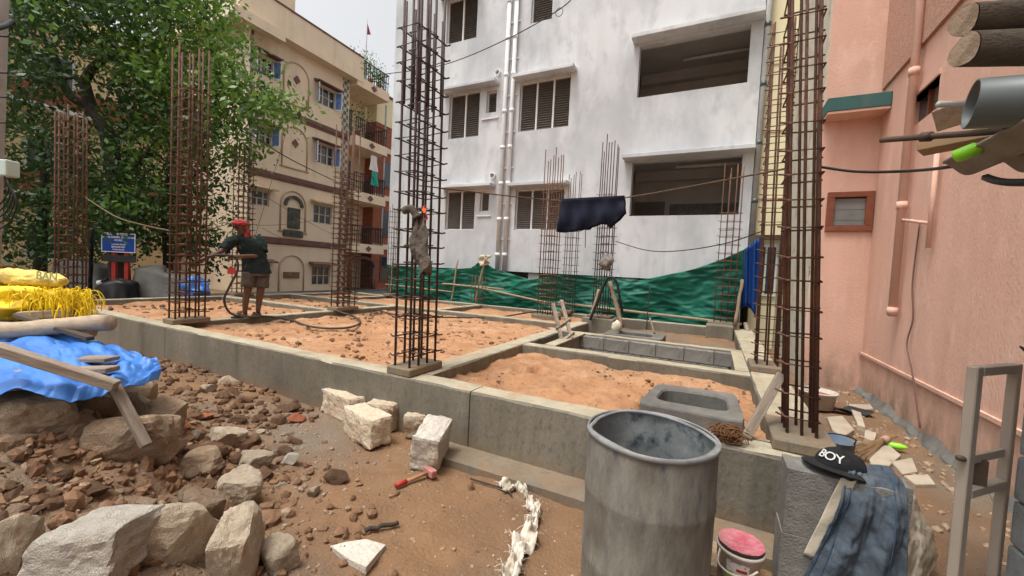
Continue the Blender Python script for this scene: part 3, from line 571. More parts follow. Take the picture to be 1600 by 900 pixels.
M_frost = mat('frosted_louvre_glass', (.20, .21, .20), (.15, .16, .15), scale=4, rough=.25, spec=.6)
for k in range(5):
    z = b_+.09+.078*k; MB(PB).box(l+.09, r-.09, -.012+.004*(k % 2), -.006+.004*(k % 2), z, z+.082).part('glass_louvre', M_frost, pk, parent=wv)
MB(PB).box(l+.05, r-.05, -.10, -.09, b_, t_).part('window_backing', M_shut, pk, parent=wv)
f = MB(PS).box(5.9, 6.66, -.12, -.1, 3.45, 3.8); wv = f.part('window', mat('olive_shutter', (.19, .16, .11), (.13, .11, .08), scale=5), pk)
MB(PS).box(6.30, 6.34, -.1, -.06, 3.45, 3.8).part('mullion', M_wbrown, pk, parent=wv); MB(PS).box(6.36, 6.64, -.098, -.09, 3.48, 3.78).part('pane', M_glass, pk, parent=wv); MB(PS).box(5.88, 6.68, -.1, .02, 3.8, 3.86).part('lintel', M_pink, pk, parent=wv)
pp = MB(PS).tube([(6.36, .075, 1.18), (6.36, .075, 11)], .042, 12).part('waste_pipe', M_pink, pk, True)
for z in (1.2, 2.45, 4.0): MB(PS).tube([(6.36, .075, z), (6.36, .075, z+.09)], .052, 12).part('pipe_collar', M_pink, pk, True, parent=pp)
MB(PS).tube([(5.66, .05, 1.95), (5.66, .05, 2.95)], .022, 8).part('thin_pipe', M_pink, pk, True); MB(PS).tube([(5.66, .05, 2.2), (6.3, .07, 2.32)], .018, 8).part('pipe_elbow', M_pink, pk, True)
MB(PS).tube(smoothpath([(6.0, .02, 2.25), (6.03, .025, 1.6), (5.95, .02, 1.2), (5.98, .04, .9), (5.75, .05, .62), (5.55, .02, .1)], 5), .008, 5).part('wall_cable', M_maroon, pk, True)
# ================================================================ GREEN NET FENCE along the back
NY = 10.02
def net_top(x):      # height of the upper hem
    P = [(-9.6, 1.42), (-8.4, 1.47), (-7.3, 1.42), (-6.4, 1.52), (-6.05, 1.75), (-5.6, 1.5), (-4.5, 1.28), (-3.6, 1.45), (-1.6, 1.42), (-.5, 1.72), (.15, 2.0), (.5, 2.2)]
    return float(np.interp(x, [p[0] for p in P], [p[1] for p in P]))
def netf(u, v):
    x = -9.6+10.1*u; zt = net_top(x); z = .16+(zt-.16)*v
    f = .04*math.sin(x*5+3*v)+.05*math.sin(x*2.1-v*6)+.07*abs(mnoise.noise(Vector((x*1.3+z*2.2, z*5-x*.5, 1))))+.06*abs(mnoise.noise(Vector((x*3.1-z*2.5, z*9+x, 4))))+.015*abs(mnoise.noise(Vector((x*1.5+z*1.5, z*13-x*1.2, 7))))
    if x > -1: f -= (x+1)*.1*v
    return (x, NY+f+.04*(1-v), z)
net = solid(MB().grid(netf, 300, 60).one('shade_net', M_net, (-4.5, NY, 0), 'sagging green shade net stretched along the foot of the white building', 'net', smooth=True), .004)
def bt(u, v):
    x = .5+.3*u; zt = 2.2+.3*u; zb = .75+.75*(1-u)*(.2+.8*u)
    return (x, NY-.06+.06*math.sin(u*14+v*3)-.1*u, zb+(zt-zb)*v)
solid(MB().grid(bt, 16, 14).one('blue_sheet', mat('deep_blue_sheet', (.008, .045, .2), (.006, .035, .15), scale=4, rough=.5), (.8, NY, .7), 'dark blue plastic sheet hanging at the right end of the green net', 'sheet', smooth=True))
def pole(a, b, r, label, m=M_bamboo, name='bamboo_pole', cat='pole', group='poles propping the green net'):
    a = np.array(a, float); b = np.array(b, float); n = 7; P = [a+(b-a)*i/(n-1)+rng.uniform(-1, 1, 3)*.008*(0 < i < n-1) for i in range(n)]
    return MB().tube(P, [r*(1.05-.15*i/n) for i in range(n)], 7).one(name, m, tuple(P[0]), label, cat, group, True)
pole((-9.3, 9.86, .42), (-9.32, 9.95, 1.75), .025, 'upright wooden pole at the far left end of the green net')
pole((-6.95, 9.9, .42), (-6.82, 9.95, 1.75), .028, 'upright pole with a second one crossing it, left of the downpipes')
pole((-6.15, 9.9, .40), (-5.85, 9.93, 1.9), .03, 'upright pole at the peak of the green net below the downpipes')
pole((-7.3, 9.86, 1.0), (-5.2, 9.86, .98), .025, 'short horizontal pole tied to the two uprights at left of net')
pole((-9.5, 9.84, .85), (-6.9, 9.85, .78), .02, 'thin horizontal pole at the far left of the green net')
pole((-6.3, 9.80, 1.0), (-3.5, 9.83, .66), .026, 'pale pole sloping down to the right along the net')
pole((-3.6, 9.89, .72), (.55, 9.89, .60), .032, 'long pale pole lying level along the right half of the net')
pole((.42, 9.6, .6), (.5, 9.84, 1.55), .035, 'short crooked wood post beside the rebar cage at the net end', M_wood)
pole((-1.33, 9.55, .28), (-1.32, 9.56, 1.35), .012, 'thin dark iron rod standing upright before the green net', M_rebard, 'iron_rod', 'rod', None)
pole((.78, 9.0, .0), (.62, 9.9, .62), .05, 'dark slanted timber prop below the blue sheet', M_woodx, 'timber_prop', 'prop', None)
# white rag at the net peak
q = MB().grid(lambda u, v: (-6.05+.34*u+.04*math.sin(v*9), NY-.1-.08*math.sin(u*7+v*3), 1.55+.35*v+.1*u*(1-v)), 10, 8)
solid(q.one('pale_rag', M_shirt, (-5.9, NY, 1.5), 'pale rag bunched over the peak of the green net', 'rag', smooth=True))
# ================================================================ ROPES AND CABLES
def wire(P, r, name, label, m=M_wire, cat='cable', n=5): return MB().tube(P, r, n).one(name, m, tuple(P[0]), label, cat, None, True)
A_ = YP(679, 291, 3.2); A_ = np.array([-2.4, 3.2, A_[2]]); B_ = XP(1232, 263, .45)
B_ = np.array([.47, 3.1, 1.5+(B_[2]-1.5)*3.1/B_[1]])
g0, g1 = YP(878, 314, 4.3), YP(975, 309, 4.3)
A_ = np.array([-2.45, 3.25, 2.16]); rope1 = smoothpath([YP(655, 290, 3.25), g0, g1, YP(1236, 262, 3.25)], 10)
wire(rope1, .007, 'clothes_line', 'brown rope strung between rebar cages carrying the navy garment', M_rope, 'rope')
wire(smoothpath([YP(962, 377, 8.5), YP(1010, 391, 8.0), YP(1060, 392, 7.4), YP(1130, 381, 6.6), YP(1192, 361, 5.7)], 8), .008, 'sagging_cable', 'thin black cable sagging from the plastic bag cage to the right cages')
wire(smoothpath([YP(1284, 261, 3.3), YP(1340, 268, 3.2), YP(1420, 267, 3.0), YP(1500, 258, 2.5), YP(1650, 228, 2.0)], 8), .009, 'twisted_cable', 'thick black twisted cable crossing before the salmon wall')
wire(smoothpath([YP(1540, 277, 2.3), YP(1570, 285, 2.1), YP(1650, 284, 1.9)], 6), .014, 'drooping_cable', 'short black cable drooping under the corrugated sheet')
wire(smoothpath([YP(590, 117, 10.2), YP(690, 102, 10), YP(790, 62, 9.6), YP(878, 12, 9.2), YP(905, -20, 9)], 8), .012, 'overhead_wire', 'grey overhead wire with a small loop crossing the white facade')
_c = YP(874, 19, 9.2); wire([_c+np.array([.09*math.cos(t), 0, .1*math.sin(t)]) for t in np.linspace(0, 6.3, 14)], .008, 'wire_loop', 'small wire loop hanging on the overhead wire')
wire(smoothpath([XP(330, 165, -13), XP(395, 212, -13.5), XP(460, 252, -15), XP(541, 291, -17)], 8), .02, 'black_service_cable', 'thick black cable running from the tree to the cream building corner')
wire(smoothpath([XP(133, 308, -10.8), XP(180, 338, -9), XP(225, 352, -8), XP(268, 361, -6.95)], 8), .012, 'slack_rope', 'slack rope tied between the two leftmost rebar cages', M_rope, 'rope')
wire(smoothpath([XP(310, 360, -6.8), XP(340, 355, -8.5), XP(370, 345, -10.8)], 8), .01, 'slack_rope', 'slack rope from the left front cage to the cage behind the man', M_rope, 'rope')
for a, b_, s_, lab in (((405, 352), (548, 328), .2, 'thin wire crossing the ground floor band of the cream house'), ((412, 305), (545, 378), .1, 'thin wire slanting down across the relief panel of the cream house'),
                       ((398, 372), (452, 190), 0, 'thin wire rising steeply up the cream facade'), ((410, 356), (540, 373), .5, 'slack thin wire below the relief panel of the cream house')):
    wire(sagline(XP(*a, -17), XP(*b_, -16.6), s_), .009, 'thin_wire', lab, mat('grey_wire', (.12, .1, .08), (.1, .08, .07)))
wire(smoothpath([PW(18, 36, 5), PW(70, 62, 6), PW(120, 85, 7.5), PW(185, 97, 9)], 6), .008, 'service_wire', 'thin wire from the utility pole into the tree crown')
wire(smoothpath([PW(-10, 45, 4.5), PW(8, 40, 4.8), PW(18, 33, 5), PW(20, 36, 5)], 6), .03, 'black_sleeve', 'thick black cable sleeve at the top of the utility pole')
# navy garment
NO = np.array(g0)
def gar(u, v):
    top = g0+(g1-g0)*u+np.array([0, 0, .012])
    L = .36*(1-.12*u) if u < .42 else (.33-.05*math.sin((u-.42)/.58*math.pi) if u < .75 else .33-.62*(u-.75)**1.0)
    if .36 < u < .5: L = .36-.9*(.5-abs(u-.43)*7)*.0-.03
    f = .03*math.sin(u*19+v*2)+.02*math.sin(u*37-v*4)
    return top+np.array([.06*v*(u-.45), -.02-f*v+.01*math.sin(v*7), -L*v*(1 if u < .75 else 1)])
gm = MB().grid(gar, 34, 16).grid(lambda u, v: gar(u, v)*np.array([1, 1, 1])+np.array([0, .07, .0])-np.array([0, 0, 0]), 34, 16)
gm.grid(lambda u, v: g0+(g1-g0)*u+np.array([0, .07*v-.02, .014+.012*math.sin(v*math.pi)]), 34, 4)
gar_t = thing('hung_garment', 'navy blue shorts hung over the rope in front of the white wall', 'garment', tuple(g0))
solid(gm.part('cloth', M_navy, gar_t, True), .003)
MB().tube(smoothpath([gar(.42, .95), gar(.43, 1.)+np.array([0, -.02, -.06]), gar(.44, 1.)+np.array([0, -.02, -.2])], 5), .004, 5).part('drawstring', M_navy, gar_t)
# grey sack on the central cage
def sackf(u, v):
    t = v; r = .04+.06*math.sin(min(1, t*1.25)*math.pi*.62)*(1+.25*math.sin(u*6.28*3+t*6)); a = u*2*math.pi
    c = np.array([-2.40+.10*t+.02*math.sin(t*9), 2.84, 1.93-.5*t])
    return c+np.array([math.cos(a)*r*(.75+.3*math.sin(a*2+t*4)), math.sin(a)*r*.6, .02*math.sin(a*5+t*20)])
sk = thing('cement_sack', 'crumpled grey brown sack hanging on the central rebar cage', 'sack', (-2.38, 2.84, 1.4))
wrinkle(MB().grid(sackf, 60, 44).part('sack_cloth', mat('grey_brown_sackcloth', (.14, .115, .09), (.07, .058, .045), scale=9, bump=.9, bscale=22), sk, True), .04, .03, 0)
MB().tube(smoothpath([(-2.52, 2.80, 1.98), (-2.44, 2.8, 2.0), (-2.38, 2.82, 1.92)], 5), [.035]*10+[.05], 8).part('sack_neck', MATS['grey_brown_sackcloth'], sk, True)
MB().grid(lambda u, v: (-2.335+.03*u+.02*math.sin(v*5), 2.84+.02*math.sin(v*8+u), 1.90+.13*v), 3, 6).part('orange_tie', mat('orange_cloth', (.6, .1, .03)), sk)
# small bag in the block-mounted cage
def blob(c, s, n=3, amp=.3, seed=0):
    bm = bmesh.new(); bmesh.ops.create_icosphere(bm, subdivisions=n, radius=1); q = MB()
    V = [np.array(v.co[:])*(1+amp*mnoise.noise(Vector(v.co)*1.7+Vector((seed*3.1, seed*1.7, 0)))+amp*.5*mnoise.noise(Vector(v.co)*4+Vector((seed, 0, 0))))*np.array(s)+np.array(c) for v in bm.verts]
    q.v = list(map(tuple, V)); q.f = [tuple(v.index for v in f.verts) for f in bm.faces]; bm.free(); return q
_p = YP(948, 410, 8.42); blob(_p, (.13, .08, .16), 3, .6, 2).one('plastic_bag', mat('murky_plastic', (.13, .11, .1), (.25, .22, .2), scale=9, rough=.4), tuple(_p), 'crumpled dark plastic bag tied inside the block mounted cage', 'bag', smooth=True)
# black hose arch and timber prop at that cage
wire(smoothpath([YP(922, 500, 8.1), YP(934, 470, 8.12), YP(946, 440, 8.15), YP(955, 433, 8.15), YP(964, 443, 8.15), YP(969, 470, 8.15), YP(972, 486, 8.2)], 7), .028, 'hose_arch', 'black hose bent into an arch against the block mounted cage', M_blackp, 'hose', 8)
pole(YP(972, 512, 8.1), YP(953, 440, 8.3), .045, 'leaning wooden prop under the black hose arch', M_wood, 'wooden_prop', 'prop', None)
pole(YP(924, 494, 8.15), YP(936, 452, 8.3), .03, 'short leaning stick at the left foot of the black hose arch', M_wood, 'wooden_stick', 'stick', None)
# ================================================================ LADDER in the tank
ft0, ft1 = YP(880, 541, 5.75), YP(893, 529, 5.95); tp0, tp1 = YP(864, 474, 6.1), YP(877, 469, 6.3)
ld = thing('wooden_ladder', 'short grey wooden ladder leaning at the edge of the tank', 'ladder', tuple(ft0))
MB().beam(ft0, tp0, .055, .03).part('rail', M_woodx, ld); MB().beam(ft1, tp1, .055, .03).part('rail', M_woodx, ld)
for t in (.08, .42): 
    a = ft0+(tp0-ft0)*t; b_ = ft1+(tp1-ft1)*t; d = b_-a; MB().beam(a-d*.25, b_+d*.35, .04, .05).part('rung', M_woodx, ld)
# ================================================================ MANHOLE FRAMES
def manhole(P, z0, z1, hole, label, m=M_wet):
    P = [np.array(p[:2]) for p in P]; c = sum(P)/4; t = thing('manhole_slab', label, 'manhole slab', (c[0], c[1], z0), 'cast manhole slabs')
    n = 40; out, inn = [], []
    def bl(u, v): return P[0]*(1-u)*(1-v)+P[1]*u*(1-v)+P[2]*u*v+P[3]*(1-u)*v
    def sq(a, e):
        cx, sx = math.cos(a), math.sin(a); k = (abs(cx)**e+abs(sx)**e)**(-1/e); return cx*k, sx*k
    for i in range(n):
        a = 2*math.pi*i/n; x, y = sq(a, 14); out.append(bl(.5+.5*x, .5+.5*y)); x, y = sq(a, 5); inn.append(bl(hole[0]+hole[2]*x, hole[1]+hole[3]*y))
    q = MB(); R = lambda L, z: [(p[0], p[1], z) for p in L]
    sh = lambda L, f: [c+(p-c)*f for p in L]
    q.loft([R(out, z0), R(out, z1-.012), R(sh(out, .985), z1), R([i_+(o_-i_)*.12 for i_, o_ in zip(inn, out)], z1-.004), R(inn, z1-.02), R(inn, z0+.005)], False)
    q.part('slab', m, t); MB().face(R(inn, z0+.006)).part('hole_floor', m, t); return t
manhole([ZP(1028, 601, .5), ZP(1150, 618, .5), ZP(1166, 664, .5), ZP(995, 631, .5)][::-1], .33, .515, (.5, .55, .37, .27), 'grey concrete manhole slab with a rounded opening behind the drum')
manhole([(-1.75, 7.2), (-.75, 7.2), (-.75, 8.0), (-1.75, 8.0)], .27, .46, (.5, .5, .3, .28), 'grey concrete manhole slab beyond the tank')
blob((-1.62, 7.75, .53), (.1, .1, .12), 2, .5, 5).one('cement_bag', M_shirt, (-1.62, 7.75, .45), 'crumpled pale bag on the far manhole slab', 'bag', smooth=True)
pole((-.95, 7.9, .46), (-1.08, 8.1, .72), .018, 'short pale stick leaning on the far manhole slab', M_wood, 'wooden_stick', 'stick', None)
# ================================================================ GARDEN HOSE
zs = .455
hp = [ZP(404, 494, .51), ZP(425, 495, .5), ZP(455, 500, zs), ZP(480, 509, zs), ZP(515, 513, zs), ZP(548, 511, zs), ZP(563, 503, zs), ZP(552, 494, zs), ZP(533, 488, .5), ZP(525, 484, .53), ZP(545, 482, .52), ZP(585, 484, zs), ZP(615, 491, zs), ZP(660, 495, zs), ZP(720, 496, zs), ZP(775, 496, zs), ZP(815, 490, .50), ZP(838, 487, .53), ZP(862, 490, .45)]
hose_ground = hp
# ================================================================ MAN WITH HOSE
mo = ZP(393, 495, .505); vd = mo[:2]/np.linalg.norm(mo[:2]); er = np.array([vd[1], -vd[0], 0]); et = np.array([-vd[0], -vd[1], 0])
def J(a, b, h): return mo+er*a+et*b+np.array([0, 0, h])
man = thing('person', 'man in dark green polo and grey shorts with red head cloth holding a hose', 'person', tuple(mo))
def skin(name, joints, edges, m, sub=2):
    ks = list(joints); V = [joints[k][0]-mo for k in ks]; me = bpy.data.meshes.new(name)
    me.from_pydata([tuple(v) for v in V], [(ks.index(a), ks.index(b)) for a, b in edges], []); me.materials.append(m)
    o = bpy.data.objects.new(name, me); COL.objects.link(o); o.parent = man
    md = o.modifiers.new('skin', 'SKIN'); md.use_smooth_shade = True
    if not me.skin_vertices: me.attributes.new('x', 'FLOAT', 'POINT')
    for i, k in enumerate(ks):
        r = joints[k][1]; me.skin_vertices[0].data[i].radius = r if isinstance(r, tuple) else (r, r)
        if i == 0: me.skin_vertices[0].data[i].use_root = True
    s_ = o.modifiers.new('sub', 'SUBSURF'); s_.levels = sub; s_.render_levels = sub; return o
def skin_safe(name, joints, edges, m, sub=2):
    import bpy as _b
    ks = list(joints); bm = bmesh.new(); lay = bm.verts.layers.skin.verify(); vs = []
    for i, k in enumerate(ks):
        v = bm.verts.new(tuple(joints[k][0]-mo)); r = joints[k][1]; v[lay].radius = r if isinstance(r, tuple) else (r, r); v[lay].use_root = (i == 0); vs.append(v)
    for a, b in edges: bm.edges.new((vs[ks.index(a)], vs[ks.index(b)]))
    me = bpy.data.meshes.new(name); bm.to_mesh(me); bm.free(); me.materials.append(m)
    o = bpy.data.objects.new(name, me); COL.objects.link(o); o.parent = man
    md = o.modifiers.new('skin', 'SKIN'); md.use_smooth_shade = True
    s_ = o.modifiers.new('sub', 'SUBSURF'); s_.levels = sub; s_.render_levels = sub; return o
jt = dict(pel=(J(.05, .0, .82), .13), spine=(J(.02, .0, 1.0), .115), chest=(J(-.07, .02, 1.2), .13), neck=(J(-.13, .04, 1.345), .055), chin=(J(-.165, .06, 1.40), .058), head=(J(-.185, .06, 1.48), .085), crown=(J(-.19, .05, 1.56), .078),
          shR=(J(-.27, .05, 1.245), .062), elR=(J(-.42, .13, 1.06), .043), wrR=(J(-.64, .19, .93), .03), haR=(J(-.70, .2, .885), .033),
          shL=(J(.09, .0, 1.27), .062), elL=(J(.13, .08, 1.03), .045), wrL=(J(-.16, .25, 1.0), .03), haL=(J(-.24, .27, .995), .034),
          hpR=(J(-.04, .02, .76), .095), knR=(J(-.06, .05, .45), .062), caR=(J(-.085, .03, .3), .055), anR=(J(-.095, .02, .08), .036), heR=(J(-.08, .0, .035), .036), toR=(J(-.24, .12, .025), .032),
          hpL=(J(.14, -.02, .76), .095), knL=(J(.12, .02, .44), .062), caL=(J(.105, -.01, .29), .055), anL=(J(.09, -.02, .08), .036), heL=(J(.11, -.05, .035), .036), toL=(J(.0, .1, .025), .032))
ed = [('pel', 'spine'), ('spine', 'chest'), ('chest', 'neck'), ('neck', 'chin'), ('chin', 'head'), ('head', 'crown'), ('chest', 'shR'), ('shR', 'elR'), ('elR', 'wrR'), ('wrR', 'haR'), ('chest', 'shL'), ('shL', 'elL'), ('elL', 'wrL'), ('wrL', 'haL'),
      ('pel', 'hpR'), ('hpR', 'knR'), ('knR', 'caR'), ('caR', 'anR'), ('anR', 'heR'), ('heR', 'toR'), ('pel', 'hpL'), ('hpL', 'knL'), ('knL', 'caL'), ('caL', 'anL'), ('anL', 'heL'), ('heL', 'toL')]
hand_dir = {'R': (J(-.78, .22, .82)-J(-.70, .2, .885)), 'L': (J(-.31, .27, .975)-J(-.24, .27, .995))}
for s_ in 'RL':
    h = jt['ha'+s_][0]; d = hand_dir[s_]/np.linalg.norm(hand_dir[s_]); sd_ = np.cross(d, et); sd_ /= np.linalg.norm(sd_)
    for i, (off, ln) in enumerate(((-.027, .075), (-.009, .085), (.009, .08), (.027, .062))):
        k1, k2 = f'f{s_}{i}a', f'f{s_}{i}b'; p1 = h+d*.045+sd_*off+et*.015; p2 = p1+d*ln*.5-np.array([0, 0, .02]); p3 = p2-np.array([0, 0, .03])+d*.008
        jt[k1] = (p1, .0095); jt[k2] = (p2, .009); jt[k2+'c'] = (p3, .008); ed += [('ha'+s_, k1), (k1, k2), (k2, k2+'c')]
    p1 = h+sd_*-.04+d*.01+et*.02; jt['t'+s_] = (p1, .0105); jt['t2'+s_] = (p1+d*.045-np.array([0, 0, .005]), .0095); ed += [('ha'+s_, 't'+s_), ('t'+s_, 't2'+s_)]
body = skin_safe('body', jt, ed, M_skin)
hc = J(-.19, .06, 1.475); fd = (et*.86-er*.5); fd /= np.linalg.norm(fd); fs = np.cross(fd, [0, 0, 1])
for s_ in (-1, 1):
    blob(hc+fd*.082+fs*.032*s_+np.array([0, 0, .012]), (.013, .013, .009), 2, 0).part('eye', mat('eye_white', (.5, .48, .44), (.05, .03, .02), scale=40), man, True)
    blob(hc+fs*.088*s_+np.array([0, 0, -.005]), (.016, .02, .032), 2, .1).part('ear', M_skin, man, True)
MB().loft([[tuple(hc+fd*o+fs*a+np.array([0, 0, z])) for a, z in ((-w_, z0), (w_, z0), (0, z0+.02))] for o, w_, z0 in ((.075, .018, -.045), (.112, .014, -.032), (.08, .006, .02))]).part('nose', M_skin, man, True)
MB().tube([hc+fd*.082+fs*-.025+np.array([0, 0, -.062]), hc+fd*.092+np.array([0, 0, -.062]), hc+fd*.082+fs*.025+np.array([0, 0, -.062])], .007, 6).part('mouth', mat('lips', (.09, .03, .025)), man, True)
def ering(c, ru, rv, u, v, n=18, k=0): return [tuple(np.array(c)+u*ru*math.cos(2*math.pi*i/n)*(1+k*math.sin(i*2.4))+v*rv*math.sin(2*math.pi*i/n)*(1+k*math.sin(i*1.7))) for i in range(n)]
fdir = et*.92-er*.38; fdir /= np.linalg.norm(fdir); sdir = np.cross(fdir, [0, 0, 1]); sdir /= np.linalg.norm(sdir)
sh = MB().loft([ering(J(.06, .0, .735), .215, .16, sdir, fdir, k=.03), ering(J(.055, 0, .80), .212, .158, sdir, fdir, k=.03), ering(J(.045, .0, .92), .192, .145, sdir, fdir, k=.03), ering(J(.0, .01, 1.06), .195, .145, sdir, fdir, k=.02), ering(J(-.05, .02, 1.17), .208, .148, sdir, fdir), ering(J(-.08, .025, 1.255), .205, .13, sdir, fdir), ering(J(-.1, .03, 1.305), .15, .105, sdir, fdir), ering(J(-.12, .035, 1.345), .07, .07, sdir, fdir)], False)
sh.tube(smoothpath([J(-.2, .04, 1.26), J(-.29, .06, 1.23), J(-.385, .11, 1.10)], 4), [.075, .085, .087, .086, .085, .083, .081, .08, .08], 12, False)
sh.tube(smoothpath([J(.03, .0, 1.28), J(.10, .0, 1.26), J(.135, .06, 1.09)], 4), [.075, .085, .087, .086, .085, .083, .081, .08, .08], 12, False)
solid(wrinkle(sh.part('polo_shirt', M_polo, man, True), .07, .045, 2), .006)
solid(MB().loft([ering(J(-.11, .035, 1.33), .078, .078, sdir, fdir), ering(J(-.125, .04, 1.365), .066, .068, sdir, fdir)], False).part('collar', M_polo, man, True), .006)
st = MB()
st.loft([ering(J(.06, .0, .84), .18, .14, sdir, fdir), ering(J(.055, .0, .74), .19, .15, sdir, fdir), ering(J(.05, .01, .69), .185, .145, sdir, fdir)], False)
st.tube([J(-.04, .02, .74), J(-.05, .03, .62), J(-.06, .04, .50)], [.11, .108, .108], 14, False); st.tube([J(.14, -.01, .74), J(.135, .0, .62), J(.13, .01, .49)], [.11, .108, .108], 14, False)
solid(wrinkle(st.part('shorts', M_short, man, True), .06, .035, 2), .006)
hw = blob(hc+np.array([0, 0, .06])-fd*.008, (.108, .112, .068), 3, .16, 4); hw.tube(smoothpath([hc+fs*.1+np.array([0, 0, .06]), hc+fd*.11+np.array([0, 0, .045]), hc-fs*.1+np.array([0, 0, .055]), hc-fd*.1+np.array([0, 0, .03]), hc+fs*.1+np.array([0, 0, .05])], 6), .03, 8)
wrinkle(hw.part('head_cloth', M_wrap, man, True), .03, .03, 1)
blob(J(-.09, .08, 1.36), (.055, .045, .10), 3, .5, 3).part('head_cloth_tail', M_wrap, man, True)
for (a, b_) in (('heR', 'toR'), ('heL', 'toL')):
    p, q_ = jt[a][0]-np.array([0, 0, .02]), jt[b_][0]-np.array([0, 0, .012]); d = q_-p; d[2] = 0; d /= np.linalg.norm(d); s2 = np.cross(d, [0, 0, 1]); L_ = np.linalg.norm(q_-p)
    MB().loft([[tuple(np.array([p[0], p[1], z+mo[2]])+d*(L_/2)+d*(L_/2+.05)*math.cos(t)+s2*.05*math.sin(t)) for t in np.linspace(0, 6.283, 16, False)] for z in (.002, .024)]).part('sandal', mat('grey_sandal', (.12, .11, .1)), man)
    MB().tube(smoothpath([p+d*.10+s2*.045+np.array([0, 0, .02]), p+d*.12+np.array([0, 0, .065]), p+d*.10-s2*.045+np.array([0, 0, .02])], 5), .014, 6).part('sandal_strap', MATS['grey_sandal'], man)
held = [J(-.80, .23, .83), J(-.72, .24, .885), J(-.60, .24, .95), J(-.48, .26, 1.0), J(-.3, .3, 1.005), J(-.22, .3, .96), J(-.2, .28, .78), J(-.3, .22, .52), J(-.37, .18, .3), J(-.3, .16, .1), J(-.15, .14, .03), J(.1, .16, .02)]
wire(smoothpath(held+hose_ground, 6), .017, 'water_hose', 'dark water hose from the man\'s hand looping across the sand', M_hose, 'hose', 8)
# ================================================================ STONES
def rockmesh(seed, m, ang=9, sub=3, flat=.75, rough=.05, boxy=0):
    r = np.random.default_rng(seed); bm = bmesh.new(); bmesh.ops.create_icosphere(bm, subdivisions=sub, radius=1)
    V = np.array([v.co[:] for v in bm.verts]); F_ = [tuple(v.index for v in f.verts) for f in bm.faces]; bm.free()
    if boxy:
        k = (np.abs(V)**7).sum(1)**(-1/7); V = V*k[:, None]*np.array([1, .8, .75]); Q, _ = np.linalg.qr(r.normal(size=(3, 3))*.22+np.eye(3)); V = V@Q; ang = 5
    V = V*1.25
    for _ in range(ang):
        n = r.normal(size=3); n /= np.linalg.norm(n); d = r.uniform(.55, .85) if not boxy else r.uniform(.75, 1.05); t = V@n; V = V-np.outer(np.maximum(t-d, 0), n)
    for i, p in enumerate(V):
        q = Vector(p)*1.9+Vector((seed, 0, 0)); V[i] = p*(1+rough*1.6*mnoise.noise(q)+rough*mnoise.noise(q*3)+rough*.6*mnoise.noise(q*7))
    V = V*np.array([1, .85, flat]); V = V/np.abs(V).max(0)*np.array([1, .85, flat])
    q = MB(); q.v = list(map(tuple, V)); q.f = F_; return q.mesh('stone', m)
RM = {k: [rockmesh(10*i+j, m, 9+i % 4, 3, .62+.06*(i % 4)) for i in range(5)] for j, (k, m) in enumerate((('g', M_gran), ('p', M_gran2), ('d', M_dust), ('c', M_clod), ('b', M_brick)))}
for k_, m_ in (('G', M_gran), ('P', M_gran2), ('D', M_dust)): RM[k_] = [rockmesh(100+7*i+ord(k_), m_, 9, 4, .62+.06*(i % 4), .05, 1) for i in range(5)]
def on_ground(cx, cy, sink):
    W_ = np.arange(1.0, 8, .02); d = ray(cx, cy); P_ = CAM[None]+d[None]*W_[:, None]; k = np.nonzero(P_[:, 2] <= gh(P_[:, 0], P_[:, 1])+sink)[0]
    k = k[0] if len(k) else len(W_)-1; return P_[k], W_[k]
def rock(cx, cy, wp, hp_, kind, label, w_=None, rz=None, group=None, var=None, rx=0., ry=0.):
    if w_ is None: p, w_ = on_ground(cx, cy+hp_*.25, .0); p = PW(cx, cy, w_)
    else: p = PW(cx, cy, w_)
    sx = wp/2*w_/FPX*.93; sz = hp_/2*w_/FPX*1.12; v = var if var is not None else int(cx*7+cy*3) % 5
    o = bpy.data.objects.new('stone', RM[kind][v]); COL.objects.link(o); o.location = tuple(p); fl = .62+.06*(v % 4)
    o.scale = (sx, sx*1.0, sz/fl*.92); o.rotation_euler = (rx, ry, rz if rz is not None else (cx*1.3+cy) % 6.28); return tag(o, label, 'stone', group)
G_ = 'large stones in the left heap'
rock(165, 857, 170, 118, 'P', 'large pale granite block at the bottom left, with flat bright top', rz=.5, group=G_, var=1)
rock(278, 838, 118, 110, 'G', 'upright pale brown stone leaning right of the palest block', rz=1.2, group=G_, var=2, ry=.35)
rock(368, 862, 105, 140, 'G', 'tall pale yellowish stone at the bottom edge, right of the leaning stone', rz=2.0, group=G_, var=3, ry=-.2)
rock(375, 768, 80, 62, 'G', 'rounded tan stone above the tall yellowish stone', group=G_, var=0)
rock(436, 868, 62, 60, 'G', 'small tan stone at the right foot of the heap beside bare dirt', group=G_, var=4)
rock(16, 860, 80, 120, 'G', 'stone cut off by the bottom left corner of the picture', group=G_, var=1)
rock(318, 800, 70, 70, 'D', 'brown stone wedged behind the leaning stone', group=G_, var=2)
rock(200, 692, 135, 100, 'D', 'big flat dirt covered block on which the wooden stick stands', group=G_, var=0, w_=2.32, rz=.4)
rock(58, 640, 135, 70, 'G', 'wide tan stone directly below the blue tarpaulin', group=G_, var=3, w_=2.28)
rock(112, 668, 115, 55, 'D', 'flat brown stone tucked under the wide tan stone', group=G_, var=4, w_=2.38)
rock(18, 700, 95, 85, 'D', 'brown stone at the left edge halfway up the heap', group=G_, var=2, w_=2.15)
rock(75, 726, 90, 60, 'd', 'shadowed brown stone under the flat brown stone', group=G_, var=1, w_=2.35)
rock(140, 640, 90, 70, 'd', 'brown stone behind the prop stick under the tarpaulin', group=G_, var=0, w_=2.6)
rock(20, 615, 90, 60, 'd', 'brown stone at the left edge just below the tarpaulin', group=G_, var=1, w_=2.5)
rock(312, 722, 75, 42, 'D', 'broad brown stone right of the dirt covered block', group=G_, var=3)
